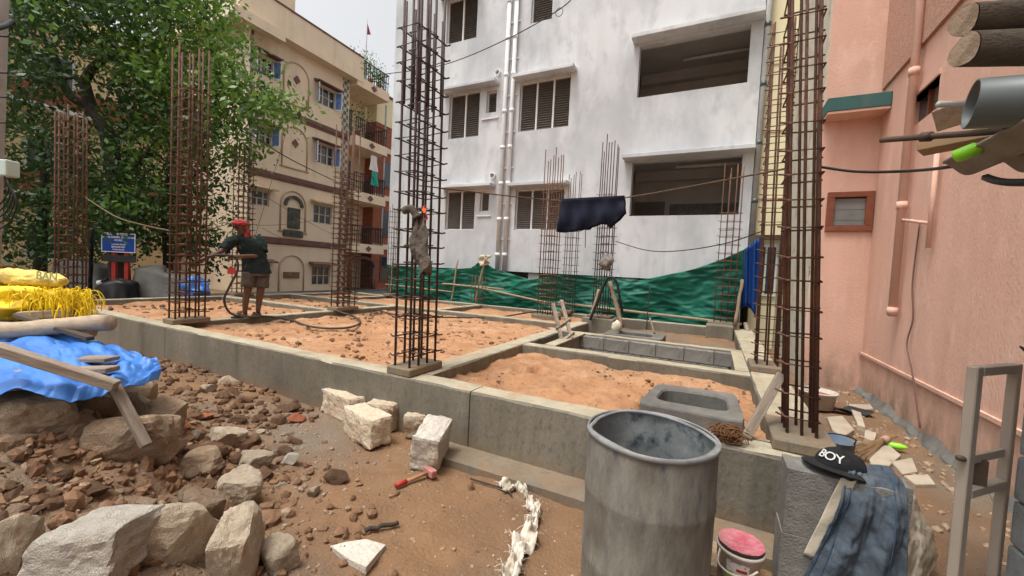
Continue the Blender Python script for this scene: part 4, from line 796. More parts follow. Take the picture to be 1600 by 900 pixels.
rock(255, 655, 85, 60, 'D', 'dirt caked stone behind the dirt covered block', group=G_, var=2)
rock(350, 682, 62, 34, 'G', 'tan stone in the middle of the heap right of the caked stone', group=G_, var=1)
rock(395, 724, 58, 34, 'G', 'tan stone at the right side of the heap middle', group=G_, var=0)
rock(452, 719, 34, 24, 'p', 'small white topped stone at the right tip of the heap', var=2)
rock(523, 746, 46, 36, 'c', 'dark earth lump lying alone on the bare dirt', var=1)
rock(489, 768, 26, 22, 'g', 'small tan stone left of the lone dark lump', var=3)
for i, (cx, cy, wp, hp_, w_) in enumerate(((30, 470, 120, 70, 3.35), (95, 500, 130, 70, 3.35), (-30, 520, 150, 90, 3.2), (60, 560, 200, 110, 3.2), (170, 590, 130, 90, 3.0), (10, 600, 160, 120, 2.9), (110, 610, 150, 110, 2.75), (200, 620, 90, 60, 2.85))):
    rock(cx, cy+25, wp, hp_, 'd', 'brown stone buried in the core of the heap under tarpaulin and sacks', w_=w_, group='stones carrying the tarpaulin', var=i % 5)
PLACES = (((560, 650), 'left of the granite blocks'), ((430, 590), 'along the foot of the plinth'), ((250, 620), 'at the right edge of the blue tarpaulin'), ((260, 690), 'beside the dirt covered block'), ((330, 700), 'around the broad brown stone'), ((400, 690), 'on the right slope of the heap'), ((420, 770), 'at the right foot of the heap'), ((340, 760), 'above the tall yellowish stone'), ((180, 780), 'above the large pale granite block'), ((60, 780), 'near the left edge above the corner stone'), ((80, 720), 'under the shadowed brown stones'))
def rubble(cx, cy, wp, hp_, k, i):
    pl_ = min(PLACES, key=lambda q: (q[0][0]-cx)**2+(q[0][1]-cy)**2)[1]; sz = 'tiny' if hp_ < 9 else ('small' if hp_ < 16 else 'fist sized')
    kd = {'d': 'dusty brown stone', 'g': 'tan granite chip', 'c': 'red brown earth clod', 'b': 'red broken brick piece'}[k]; lab = f'{sz} {kd} {pl_}'
    o = rock(cx, cy, wp, hp_, k, lab, group=f'{sz} {kd}s {pl_}', var=i % 5); o.location.z -= o.scale.z*.25; return o
rr_ = random.Random(5)
for i in range(105):
    t = rr_.random(); cx = 235+225*t+rr_.uniform(-30, 30); cy = rr_.uniform(590, 655)+150*rr_.random()**1.3*(1-.25*abs(t-.5)); s_ = rr_.choice((9, 11, 13, 16, 20, 25, 32))
    k = rr_.choice('dccccgb' if cy < 690 else 'dcccg'); rubble(cx, cy, s_*rr_.uniform(1, 1.5), s_*.75, k, i)
for i in range(85):
    cx = rr_.uniform(0, 340); cy = rr_.uniform(690, 860); s_ = rr_.choice((12, 16, 20, 26, 34)); rubble(cx, cy, s_*1.3, s_*.8, rr_.choice('cccd'), i)
def pebbles(name, n, fn, s0, s1, m, seed, label):
    r = np.random.default_rng(seed); q = MB(); bm = bmesh.new(); bmesh.ops.create_icosphere(bm, subdivisions=1, radius=1)
    V = np.array([v.co[:] for v in bm.verts]); Fc = [tuple(v.index for v in f.verts) for f in bm.faces]; bm.free(); XY = fn(r, n); H = gh(XY[:, 0], XY[:, 1])
    for (x, y), h in zip(XY, H):
        s = s0+(s1-s0)*r.random()**3; W = V*(1+r.uniform(-.3, .3, (len(V), 1)))*s*r.uniform(.6, 1.3, 3)+np.array([x, y, h+s*.15]); k = len(q.v); q.v += list(map(tuple, W)); q.f += [tuple(k+i for i in f) for f in Fc]
    tag(structure(q, name, m), label, 'pebbles', None, 'stuff')
pebbles('heap_pebbles', 2600, lambda r, n: np.stack([r.normal(-3.3, .85, n), r.normal(1.0, .5, n)], 1), .006, .045, M_clod, 41, 'crumbly red brown earth and pebbles covering the left heap')
pebbles('heap_gravel', 900, lambda r, n: np.stack([r.normal(-3.2, .9, n), r.normal(1.3, .5, n)], 1), .005, .03, M_dust, 42, 'pale gravel scattered over the left heap')
pebbles('ground_gravel', 1700, lambda r, n: np.stack([r.uniform(-4.5, .3, n), r.uniform(.4, 2.74, n)], 1), .003, .013, M_dust, 43, 'fine gravel scattered on the bare brown ground')
pebbles('ground_chips', 420, lambda r, n: np.stack([r.uniform(-4.5, .3, n), r.uniform(.4, 2.74, n)], 1), .003, .010, M_gran2, 44, 'tiny white stone chips scattered on the ground')
pebbles('side_gravel', 700, lambda r, n: np.stack([r.uniform(.8, 1.95, n), r.uniform(2.4, 7.5, n)], 1), .005, .03, M_dust, 45, 'loose gravel along the foot of the salmon wall')
pebbles('plinth_clods', 700, lambda r, n: np.stack([r.uniform(-7.5, -3.2, n), r.uniform(1.7, 2.74, n)], 1), .008, .05, M_clod, 46, 'red earth crumbs along the foot of the plinth at left')
# dressed granite blocks by the plinth
def dressed(cx, cy, zc, dims, rz, label, seed, m=M_gran, tilt=(0, 0)):
    p = ZP(cx, cy, zc); bm = bmesh.new(); bmesh.ops.create_cube(bm, size=1); bmesh.ops.subdivide_edges(bm, edges=bm.edges[:], cuts=9, use_grid_fill=True); q = MB()
    for v in bm.verts:
        c = np.array(v.co[:]); k = np.sort(np.abs(c))[::-1]; c = c*(1-.10*max(0, k[1]-.38)/.12*.5); c = c*np.array(dims)
        nv = Vector(c)*5+Vector((seed*7.3, 0, 0)); c = c+np.array(v.normal[:])*(.022*mnoise.noise(nv)+.012*mnoise.noise(nv*3)+.006*mnoise.noise(nv*8)); q.v.append(tuple(c))
    q.f = [tuple(v.index for v in f.verts) for f in bm.faces]; bm.free()
    o = bpy.data.objects.new('granite_block', q.mesh('granite_block', m)); COL.objects.link(o); o.location = tuple(p); o.rotation_euler = (tilt[0], tilt[1], rz)
    return tag(o, label, 'stone block', 'rough granite blocks lying by the plinth')
dressed(540, 630, .13, (.50, .24, .24), -.15, 'long rough granite block farthest left beside the plinth', 1)
dressed(606, 643, .13, (.30, .36, .25), .25, 'granite block at the back against the plinth, second from left', 2)
dressed(574, 663, .13, (.46, .20, .24), -.25, 'granite block with red dust on top in front of the others', 3, M_gran)
dressed(653, 660, .10, (.2, .26, .2), .5, 'smallest granite block, between the dusty one and the tilted one', 4)
dressed(674, 692, .16, (.21, .34, .28), .35, 'tilted granite block nearest the hammer', 5, M_gran2, (.15, .12))
# flat flake, hammer, stick, woven plastic strip
q = MB(); fl = [ZP(*p, .03) for p in ((516, 853), (540, 848), (572, 845), (603, 851), (590, 866), (572, 889), (545, 874))]
q.loft([[tuple(p-np.array([0, 0, .03])) for p in fl], [tuple(p+np.array([0, 0, .005*((i*7) % 3)])) for i, p in enumerate(fl)]])
q.one('stone_flake', M_gran2, tuple(fl[0]), 'flat pale stone flake lying on the bare dirt', 'stone flake')
hz0, hz1 = ZP(618, 759, .03), ZP(672, 737, .035)
hm = thing('hammer', 'club hammer with wooden handle and red ends on the dirt', 'hammer', tuple(ZP(618, 759, 0)))
MB().tube([hz0+(hz1-hz0)*.25, hz1], [.014, .012], 10).part('handle', mat('hammer_handle_wood', (.36, .2, .1), (.28, .15, .08), scale=8), hm, True)
MB().tube([hz0, hz0+(hz1-hz0)*.3], .0165, 10).part('grip', M_redp, hm, True)
hd = np.array([-(hz1-hz0)[1], (hz1-hz0)[0], 0]); hd /= np.linalg.norm(hd)
bevel(MB().beam(hz1-hd*.055, hz1+hd*.055, .05, .05).part('head', mat('pink_worn_steel', (.45, .2, .18), (.3, .14, .12), scale=12, rough=.5), hm), .006, 2)
pole(ZP(570, 830, .015), ZP(623, 816, .02), .013, 'dark broken stick lying on the bare dirt', M_bark, 'stick', 'stick', None)
wire(smoothpath([ZP(735, 748, .01), ZP(765, 757, .015), ZP(790, 765, .02), ZP(800, 775, .01)], 5), .006, 'twig', 'thin dry twig beside the white plastic strip', M_bark, 'twig')
cl_path = smoothpath([ZP(782, 752, .06), ZP(812, 753, .05), ZP(828, 775, .05), ZP(838, 795, .05), ZP(825, 825, .05), ZP(812, 850, .05), ZP(800, 880, .05), ZP(792, 905, .05)], 6)
cs = thing('woven_plastic_strip', 'torn white woven plastic strip lying crumpled on the ground', 'plastic strip', tuple(cl_path[0]-np.array([0, 0, .05])))
def strip(u, v):
    i = u*(len(cl_path)-1); k = min(int(i), len(cl_path)-2); p = cl_path[k]+(cl_path[k+1]-cl_path[k])*(i-k); d = cl_path[k+1]-cl_path[k]; n = np.array([-d[1], d[0], 0]); n /= np.linalg.norm(n)
    w_ = .038+.014*math.sin(u*23)+.018*math.sin(u*9+2); z = -.03+.02*math.sin(v*9+u*30)+.022*math.sin(v*5-u*47)
    return p+n*(v-.5)*2*w_+np.array([0, 0, z])
solid(wrinkle(MB().grid(strip, 160, 22).part('strip_cloth', M_wplast, cs, True), .022, .035, 0), .0015)
q = MB()
for _ in range(170):
    u = rr_.random(); p = strip(u, rr_.choice((0, 1))); d = np.array([rr_.uniform(-1, 1), rr_.uniform(-1, 1), rr_.uniform(.0, .8)]); q.tube([p, p+d*.02, p+d*.04-np.array([0, 0, .012])], .0012, 3)
tag(q.part('frayed_threads', M_wplast, cs), None, None, None, 'stuff')
# ================================================================ LEFT TIMBER, TARPAULIN, SACKS
bk = [PW(*p) for p in ((-110, 548, 3.0), (-40, 536, 3.02), (20, 524, 3.05), (85, 516, 3.1), (135, 524, 3.05), (180, 541, 3.0), (215, 556, 2.9), (240, 566, 2.8))]
fr = [PW(*p) for p in ((-110, 618, 2.0), (-40, 602, 2.05), (20, 594, 2.1), (80, 600, 2.13), (130, 600, 2.2), (180, 594, 2.32), (218, 586, 2.48), (253, 573, 2.68))]
def il(L, u): i = u*(len(L)-1); k = min(int(i), len(L)-2); return L[k]+(L[k+1]-L[k])*(i-k)
def tarp(u, v):
    a, b_ = il(bk, u), il(fr, u); t = min(v/.86, 1); p = a+(b_-a)*t
    p = p+np.array([0, 0, .035*math.sin(t*math.pi)+.012*math.sin(u*17+t*9)+.010*math.sin(u*31-t*14)+.03*mnoise.noise(Vector((u*5, t*3, 1)))-.012*(1-min(1, 3*abs(mnoise.noise(Vector((u*9+t*3, t*5-u*4, 5))))))-.005*(1-min(1, 3*abs(mnoise.noise(Vector((u*15-t*6, t*7+u*5, 8))))))])
    if v > .86: p = p+np.array([.05*(v-.86)/.14, -.04*(v-.86)/.14, -.05*(v-.86)/.14*(1+.6*math.sin(u*13)+.3*math.sin(u*29))])
    return p
solid(MB().grid(tarp, 190, 90).one('blue_tarpaulin', M_tarp, tuple(bk[3]-np.array([0, 0, .3])), 'bright blue tarpaulin spread over the stone heap at left', 'tarpaulin', smooth=True), .003)
def plank(a, b_, w_, h, label, m=M_woodx, name='plank', up=(0, 0, 1)):
    a = np.array(a); b_ = np.array(b_); L_ = np.linalg.norm(b_-a); d = (b_-a)/L_; me = MB().beam((-L_/2, 0, 0), (L_/2, 0, 0), w_, h).mesh(name, m)
    o = bpy.data.objects.new(name, me); COL.objects.link(o); o.location = tuple((a+b_)/2); x = Vector(d); z = Vector(up); y = z.cross(x).normalized(); z = x.cross(y)
    o.rotation_euler = Matrix((x, y, z)).transposed().to_euler(); bevel(o, .004, 1); return tag(o, label, 'plank', 'timber pieces on the left heap')
plank(PW(-60, 527, 2.0), PW(182, 603, 2.2), .06, .05, 'long grey timber lying slantwise over the blue tarpaulin')
plank(PW(-40, 560, 2.5), PW(176, 561, 2.5), .10, .025, 'upper of two short planks under the slanting timber')
plank(PW(-40, 582, 2.35), PW(177, 577, 2.35), .09, .03, 'lower of two short planks under the slanting timber', M_woodx)
plank(PW(-40, 592, 2.3), PW(120, 592, 2.3), .07, .025, 'bottommost short plank resting on the tarpaulin')
plank(PW(180, 604, 2.24), PW(229, 697, 2.2), .045, .045, 'stick propped from the tarpaulin down to the dirt covered block', up=(0, 1, 0))
plank(PW(26, 492, 2.95), PW(142, 529, 2.85), .05, .03, 'dark plank lying across the round log', mat('dark_old_wood', (.10, .075, .055), (.065, .05, .04), scale=4, stretch=(1, 6, 6)))
plank(PW(36, 492, 3.0), PW(122, 488, 3.1), .13, .055, 'pale sawn board end below the yellow bundle', mat('pale_sawn_wood', (.42, .34, .25), (.32, .25, .18), scale=4, stretch=(1, 6, 6), bump=.4))
a, b_ = PW(-120, 522, 2.85), PW(173, 505, 2.95); MB().tube([a+(b_-a)*t+np.array([0, 0, .008*math.sin(t*9)]) for t in np.linspace(0, 1, 12)], [.058+.004*math.sin(i*2) for i in range(12)], 14).one('round_log', mat('pale_log', (.46, .37, .26), (.35, .27, .19), scale=5, stretch=(1, 6, 6), bump=.4), tuple(a), 'pale round log lying behind the blue tarpaulin', 'log', smooth=True)
a, b_ = PW(-120, 508, 3.05), PW(28, 503, 3.1); MB().tube([a, b_], .045, 12).one('round_log', M_wood, tuple(a), 'thin log end behind the pale round log at the left edge', 'log', smooth=True)
ys = thing('yellow_bundle', 'bright yellow bundle of plastic strips and sacks on the left heap', 'bundle', tuple(PW(60, 500, 3.25)))
c_ = PW(45, 470, 3.3)
q = blob(c_, (.46, .3, .13), 4, .35, 7); wrinkle(q.part('bundle_core', M_ytarp, ys, True), .05, .06, 0)
q = MB()
for i in range(520):
    t = rr_.random()**.6; p = PW(-30+168*t+rr_.uniform(-8, 8), 448+10*t+rr_.uniform(-6, 30)*(.4+t*.6), 3.12+rr_.uniform(-.12, .12)); d = np.array(RT)*rr_.uniform(-.3, 1)+np.array([0, 0, rr_.uniform(-.6, .5)])-FW*rr_.uniform(-.3, .6)
    P_ = [p, p+d*.06, p+d*.10+np.array([0, 0, -.03-.02*rr_.random()]), p+d*.11+np.array([rr_.uniform(-.03, .03), 0, -.08-.04*rr_.random()])]; q.tube(smoothpath(P_, 2), .0035, 3)
tag(q.part('loose_strips', M_ytarp, ys), None, None, None, 'stuff')
for i, (x0, y0, x1, y1) in enumerate(((-60, 478, 60, 470), (-60, 490, 40, 492), (-60, 462, 95, 462))): wrinkle(MB().tube(smoothpath([PW(x0, y0, 3.1), PW((x0+x1)/2, y0-6, 3.05), PW(x1, y1, 3.12)], 5), [.05]*8+[.045, .04, .03], 10).part('folded_sack', M_ytarp, ys, True), .05, .05, 2)
rs = thing('rolled_sack', 'pale yellow printed plastic sack rolled up on the yellow bundle', 'sack', tuple(PW(20, 445, 3.2)))
a, b_ = PW(-120, 420, 3.2), PW(103, 440, 3.15); n_ = 22; dd = (b_-a)/np.linalg.norm(b_-a); su, sv = basis(dd)
rings = []
for i in range(n_+1):
    t = i/n_; rd = .115-.05*t-.02*(t > .95); rings.append([tuple(a+(b_-a)*t+(su*math.cos(k)*rd+sv*math.sin(k)*rd*.8)*(1+.05*math.sin(k*3+t*20)+.03*math.sin(k*7-t*33))) for k in np.linspace(0, 6.283, 20, False)])
wrinkle(MB().loft(rings).part('sack_body', M_ysack, rs, True), .06, .045, 2)
MB().tube([a+(b_-a)*.58+(su*math.cos(k)*.096+sv*math.sin(k)*.078) for k in np.linspace(0, 6.283, 16, False)], .014, 6, closed=True).part('tie_cord', mat('brown_tie', (.12, .06, .03)), rs, True)
def textmesh(body, size, m, name='lettering', bold=0., ext=.001):
    cu = bpy.data.curves.new(name, 'FONT'); cu.body = body; cu.size = size; cu.align_x = 'CENTER'; cu.align_y = 'CENTER'; cu.extrude = ext; cu.offset = bold
    t = bpy.data.objects.new('tmp_text', cu); COL.objects.link(t); dg = bpy.context.evaluated_depsgraph_get(); me = bpy.data.meshes.new_from_object(t.evaluated_get(dg)); bpy.data.objects.remove(t); bpy.data.curves.remove(cu)
    me.name = name; me.materials.clear(); me.materials.append(m); return me
def place_text(me, root, pos, right, up, parent=None, name='lettering'):
    o = bpy.data.objects.new(name, me); COL.objects.link(o); o.parent = parent or root; x = Vector(right).normalized(); y = Vector(up); y = (y-x*y.dot(x)).normalized(); z = x.cross(y)
    o.matrix_local = Matrix.Translation(Vector(np.array(pos)-np.array(ROOT[root.name]))) @ Matrix((x, y, z)).transposed().to_4x4(); return o
tm = textmesh('BAN', .085, mat('grey_print', (.30, .30, .16), (.42, .38, .15), scale=30), bold=.002)
place_text(tm, rs, PW(73, 432, 3.03), b_-a, UP)
# ================================================================ STREET SIDE: POLE, SIGN, COVERED BIKES
pa, pb = PW(-30, 480, 5), PW(12, -420, 5)
up_ = thing('utility_pole', 'pale concrete utility pole at the left edge with cable sleeve and box', 'utility pole', (pa[0], pa[1], 0))
MB().tube([np.array([pa[0], pa[1], -.1]), pa+(pb-pa)*.5, pb], [.13, .115, .10], 14).part('post', M_pole, up_, True)
jb = bevel(MB().beam(PW(-20, 262, 4.75), PW(21, 264, 4.75), .14, .19).part('junction_box', M_box, up_), .015, 2)
for k in range(5): MB().tube(smoothpath([PW(4, 272, 4.75), PW(14+3*k, 290+6*k, 4.7), PW(6+2*k, 312+9*k, 4.75), PW(-12, 330+8*k, 4.8)], 6), .008, 5).part('hanging_wire', M_wire, up_, True, parent=jb)
for y_ in (55, 112, 150, 190): MB().tube([PW(-20, y_, 4.86), PW(14-y_*.02, y_+2, 4.86)], .012, 6).part('band', M_iron, up_)
sg = thing('street_sign', 'blue street name sign with white lettering on two red legs', 'sign', tuple(PW(187, 470, 10.2)*np.array([1, 1, 0])))
tl, tr, bl_ = PW(160, 363, 10.2), PW(213, 366.5, 10.2), PW(159.5, 393, 10.2)
rv = (tr-tl)*np.array([1, 1, 0]); sw = np.linalg.norm(rv); rv /= sw; shh = tl[2]-bl_[2]; nrm = np.array([rv[1], -rv[0], 0]); cc = (tl+tr)/2; zc = (tl[2]+bl_[2])/2
S = lambda u, v, o: np.array([cc[0], cc[1], zc])+rv*u+np.array([0, 0, v])+nrm*o
def sbox(u0, u1, v0, v1, o0, o1, name, m, parent=None):
    q = MB(lambda a, o, z: S(a, z, o)).box(u0, u1, o0, o1, v0, v1); return q.part(name, m, sg, parent=parent)
bd = sbox(-sw/2, sw/2, -shh/2, shh/2, 0, .02, 'board', M_signb)
bw = .018
for u0, u1, v0, v1 in ((-sw/2, sw/2, shh/2-bw, shh/2), (-sw/2, sw/2, -shh/2, -shh/2+bw), (-sw/2, -sw/2+bw, -shh/2+bw, shh/2-bw), (sw/2-bw, sw/2, -shh/2+bw, shh/2-bw)): sbox(u0, u1, v0, v1, .0205, .026, 'border', M_white, bd)
for txt, sz, v in (('BRUHATH BENGALURU PALIKE', .042, .200), ('GOPALAKRISHNA GOKALE', .068, .135), ('ROAD', .072, .060), ('1st MAIN ROAD', .050, -.045), ('EJIPURAM EAST', .052, -.110), ('WARD NO.148', .044, -.175)):
    place_text(textmesh(txt, sz, M_white, bold=.0012), sg, S(0, v, .024), rv, (0, 0, 1), bd)
sbox(-sw/2, sw/2, -shh/2-.24, -shh/2-.07, 0, .02, 'lower_panel', mat('dark_grey_panel', (.03, .028, .028), (.05, .04, .04)))
for u in (-.2, .12): sbox(u, u+.1, -zc, -shh/2-.0, -.06, -.005, 'leg', M_redp)
pole(ZP(140, 474, .0), PW(143.5, 358, 9.6), .045, 'slim black post standing left of the blue street sign', M_blackp, 'black_post', 'post', None)
def covered(cpx, w_, L_, D_, H_, label, m, seed, yaw=None):
    p = PW(*cpx, w_); p[2] = .02; r = np.random.default_rng(seed); d = np.array(RT)*np.array([1, 1, 0]); d /= np.linalg.norm(d); n2 = np.array([-d[1], d[0], 0])
    ph = r.uniform(0, 6, 8)
    def f(u, v):
        a = u*2*math.pi; e = 3.2; c, s = math.cos(a), math.sin(a); k = (abs(c)**e+abs(s)**e)**(-1/e); top = min(1, v*1.5); 
        sc_ = 1.0-.22*max(0, min(1, (v-.0)/.62)) if v < .62 else .78*math.cos((v-.62)/.38*math.pi/2)
        z = H_*(min(1, v/.62)*.86 if v < .62 else .86+.14*math.sin((v-.62)/.38*math.pi/2))
        hump = 1+.10*math.sin(c*2+ph[0])
        fold = (1-min(1, v/.6))*.05*math.sin(a*11+ph[1])+.02*math.sin(a*5+v*8+ph[2])
        return p+d*(L_/2*c*k*sc_+c*fold)+n2*(D_/2*s*k*sc_+s*fold)+np.array([0, 0, z*hump])
    return solid(MB().grid(f, 60, 24).one('covered_vehicle', m, tuple(p), label, 'covered vehicle', 'parked vehicles under covers', True), .004)
covered((258, 450), 10.6, 1.75, .8, 1.05, 'grey cover draped over a parked two wheeler right of the sign', M_gcover, 1)
covered((128, 450), 11.4, 1.7, .8, 1.12, 'grey cover draped over a parked vehicle left of the sign', M_gcover, 2)
covered((182, 455), 10.0, 1.0, .7, .72, 'black cover over a low parked motorcycle below the sign', M_blackp, 3)
blob(PW(306, 452, 10.2), (.36, .25, .3), 3, .6, 11).one('blue_heap', M_tarp, tuple(PW(306, 470, 10.2)), 'crumpled blue tarpaulin heap behind the left front cage', 'tarpaulin', smooth=True)
bkk = thing('parked_motorcycle', 'dark parked motorcycle handlebar peeking beyond the beam near the black cover', 'motorcycle', tuple(PW(165, 470, 10.4)))
_b = PW(168, 452, 10.4)
MB().tube([_b+np.array([0, 0, -.35])+RT*-.35+np.array([0, 0, .3*math.sin(k)])+RT*.3*math.cos(k) for k in np.linspace(0, 6.28, 20, False)], .05, 8, closed=True).part('wheel', M_blackp, bkk, True)
MB().tube([_b+RT*-.3+np.array([0, 0, -.3]), _b+RT*-.15+np.array([0, 0, .2]), _b+np.array([0, 0, .28])], .03, 8).part('fork', M_iron, bkk, True)
blob(_b+RT*.15+np.array([0, 0, .05]), (.3, .14, .13), 3, .2, 8).part('tank_and_seat', M_blackp, bkk, True); blob(_b+RT*-.2+np.array([0, 0, .17]), (.07, .07, .07), 2, 0).part('headlamp', M_white, bkk, True)
q = thing('red_notice_plate', 'small red plate fixed on the cage behind the man', 'plate', tuple(PW(362, 423, 11.5))); 
_c = XP(362, 423, -10.72); MB(lambda a, o, z: _c+rv*a+nrm*o+np.array([0, 0, z])).box(-.10, .10, 0, .01, -.08, .08).part('plate', M_redp, q)
# ================================================================ RIGHT FOREGROUND
dr = thing('plastic_drum', 'cut open grey plastic drum smeared with cement in the foreground', 'drum', (-.22, 1.94, 0))
D_c = (-.22, 1.94, 0); rj = lambda: 0
def lathe_n(prof, n, m, name, parent=None, amp=.0, rot=0):
    rings = []
    for r_, z in prof: rings.append([(D_c[0]+(r_+amp*math.sin(5*t+z*3)+amp*.7*math.sin(9*t+1))*math.cos(t), D_c[1]+(r_+amp*math.sin(5*t+z*3))*math.sin(t), z+amp*1.5*math.sin(3*t+2)) for t in np.linspace(0, 2*math.pi, n, False)])
    return MB().loft(rings, False).part(name, m, dr, True, parent=parent)
lathe_n([(.262, .0), (.274, .02), (.278, .06), (.28, .2), (.284, .22), (.284, .24), (.281, .26), (.282, .5), (.286, .52), (.286, .54), (.282, .56), (.281, .74), (.277, .775)], 72, M_drum, 'shell')
rimo = lathe_n([(.279, .772), (.287, .776), (.289, .785), (.287, .795), (.282, .797), (.279, .79)], 72, M_rim, 'rim', amp=.001)
lathe_n([(.2795, .789), (.272, .793), (.258, .788), (.266, .776)], 72, M_rim, 'torn_lip', rimo, amp=.0045)
lathe_n([(.268, .785), (.272, .7), (.272, .3), (.268, .05), (.0, .045)], 72, M_drumin, 'inner_wall')
bkt = thing('paint_bucket', 'small dirty paint bucket with pink paint residue beside the drum', 'bucket', (.2, 2.33, 0))
def lat(c, prof, n, m, name, root, parent=None): return MB().lathe(c, prof, n).part(name, m, root, True, parent=parent)
bdy = lat((.2, 2.33, 0), [(.078, .0), (.082, .01), (.098, .15), (.108, .152), (.110, .165), (.104, .17)], 40, M_bucket, 'pail', bkt)
wrinkle(MB().grid(lambda u, v: (.2+.104*v*math.cos(u*6.2832), 2.33+.104*v*math.sin(u*6.2832), .178+.012*v**4), 40, 14).part('paint_crust', M_pinkp, bkt, True), .025, .010, 1)
MB().tube(smoothpath([(.108, 2.28, .15), (.10, 2.23, .11), (.15, 2.21, .085), (.22, 2.212, .09), (.27, 2.235, .12)], 6), .005, 6).part('handle', M_bucket, bkt, True)
M_lab = mat('white_label', (.6, .55, .52), (.5, .2, .2), scale=30, lo=.55, hi=.6)
for t0, t1, z0, z1, m in ((4.0, 5.1, .03, .13, M_lab), (4.0, 4.35, .03, .075, mat('green_label', (.3, .5, .05))), (4.5, 5.0, .085, .10, M_redp)):
    MB().grid(lambda u, v: (.2+(.0845+.094*(z0+(z1-z0)*v)*1.05+(.0 if m is M_lab else .0012))*math.cos(t0+(t1-t0)*u), 2.33+(.0845+.094*(z0+(z1-z0)*v)*1.05+(.0 if m is M_lab else .0012))*math.sin(t0+(t1-t0)*u), z0+(z1-z0)*v), 10, 2).part('label', m, bkt, parent=bdy)
MB().box(-.05, .1, 2.28, 2.5, .0, .05).one('concrete_scrap', M_dust, (.0, 2.4, 0), 'broken concrete scrap between drum and paint bucket', 'scrap')
def cblock(x0, x1, y0, y1, z0, z1, label, m=M_block):
    bm = bmesh.new(); bmesh.ops.create_cube(bm, size=1); bmesh.ops.subdivide_edges(bm, edges=bm.edges[:], cuts=7, use_grid_fill=True); c = np.array([(x0+x1)/2, (y0+y1)/2, (z0+z1)/2]); d = np.array([x1-x0, y1-y0, z1-z0]); q = MB()
    for v in bm.verts:
        p = np.array(v.co[:]); k = np.sort(np.abs(p))[::-1]; e = k[1] > .49; p = p*d; p = p+c; nn = mnoise.noise(Vector(p)*22); p = p-np.array(v.normal[:])*(.006*abs(nn) if e else .0015*nn); q.v.append(tuple(p))
    q.f = [tuple(v.index for v in f.verts) for f in bm.faces]; bm.free(); return q.one('concrete_block', m, (c[0], c[1], z0), label, 'concrete block', 'concrete blocks beside the plinth corner')
cblock(.36, .76, 2.31, 2.50, -.01, .305, 'lower rough grey block of the stack that carries the cap')
cblock(.365, .765, 2.315, 2.505, .308, .62, 'upper rough grey block that carries the black cap')
cblock(.785, .85, 2.40, 2.52, -.01, .305, 'lower grey block hidden behind the jeans'); cblock(.785, .85, 2.405, 2.515, .308, .615, 'upper grey block hidden behind the jeans')
# jeans over the blocks
jn = thing('denim_jeans', 'faded blue denim jeans draped over the concrete blocks under the cap', 'jeans', (.68, 2.4, .1))
def jeans(u, v):      # v: 0 back hang .. 1 front bottom
    if v < .3: x = .60+.20*u; y = 2.53-.18*(v/.3); z = .642
    else:
        t = (v-.3)/.7; x0 = .585-.135*t**1.15; x1 = .80+.015*t; x = x0+(x1-x0)*u; y = 2.35-.055*math.sin(min(1, t*4)*math.pi/2)-.03*t; z = .642-.50*t-.03*(1-math.cos(min(1, t*3)*1.57))
    f = .014*math.sin(u*15+v*5)*min(1, max(0, (v-.25)*3))+.02*math.exp(-((u-.66-.12*(v-.5))/.07)**2)*max(0, v-.3)+.012*mnoise.noise(Vector((u*5, v*6, 3)))+.006*mnoise.noise(Vector((u*14, v*15, 7)))
    return np.array([x, y-f*1.3, z+(.012*math.sin(u*9)+f if v < .3 else 0)])
jm = MB().grid(jeans, 90, 110).part('denim', M_denim, jn, True); wrinkle(jm, .05, .016, 0); solid(jm, .006)
M_seam = mat('denim_seam', (.035, .06, .10), (.05, .08, .13), scale=30)
for u_ in (.03, .13, .80): MB().tube([jeans(u_, v_)+np.array([0, -.005, .004]) for v_ in np.linspace(.05, .99, 40)], .0035, 5).part('seam', M_seam, jn, True, parent=jm)
shp = thing('dusty_shirt', 'dusty off white shirt hanging under the jeans', 'shirt', (.9, 2.4, .1))
sl0 = [PW(*p) for p in ((1380, 742, 2.1), (1398, 770, 2.05), (1402, 810, 2.0), (1404, 850, 1.98), (1406, 910, 1.95))]; sr0 = [PW(*p) for p in ((1402, 748, 2.16), (1432, 780, 2.16), (1450, 822, 2.15), (1466, 868, 2.12), (1446, 912, 2.08))]
def shirt(u, v):
    a, b_ = il(sl0, v), il(sr0, v); n = np.array([-.45, -.89, 0]); return a+(b_-a)*u+n*(.03*math.sin(u*math.pi)+.022*math.sin(u*14+v*6)+.03*abs(mnoise.noise(Vector((u*4, v*6, 2)))))+np.array([0, 0, .012*math.sin(v*17+u*4)])
solid(wrinkle(MB().grid(shirt, 50, 60).part('shirt_cloth', M_shirt, shp, True), .05, .022, 0), .004)
solid(MB().grid(lambda u, v: np.array([.565+.06*u-.115*v, 2.308-.004*v-.002*math.sin(v*13+u*4), .630-.40*v+.004*math.sin(u*8)]), 8, 24).part('shirt_tail', M_shirt, shp, True), .002)
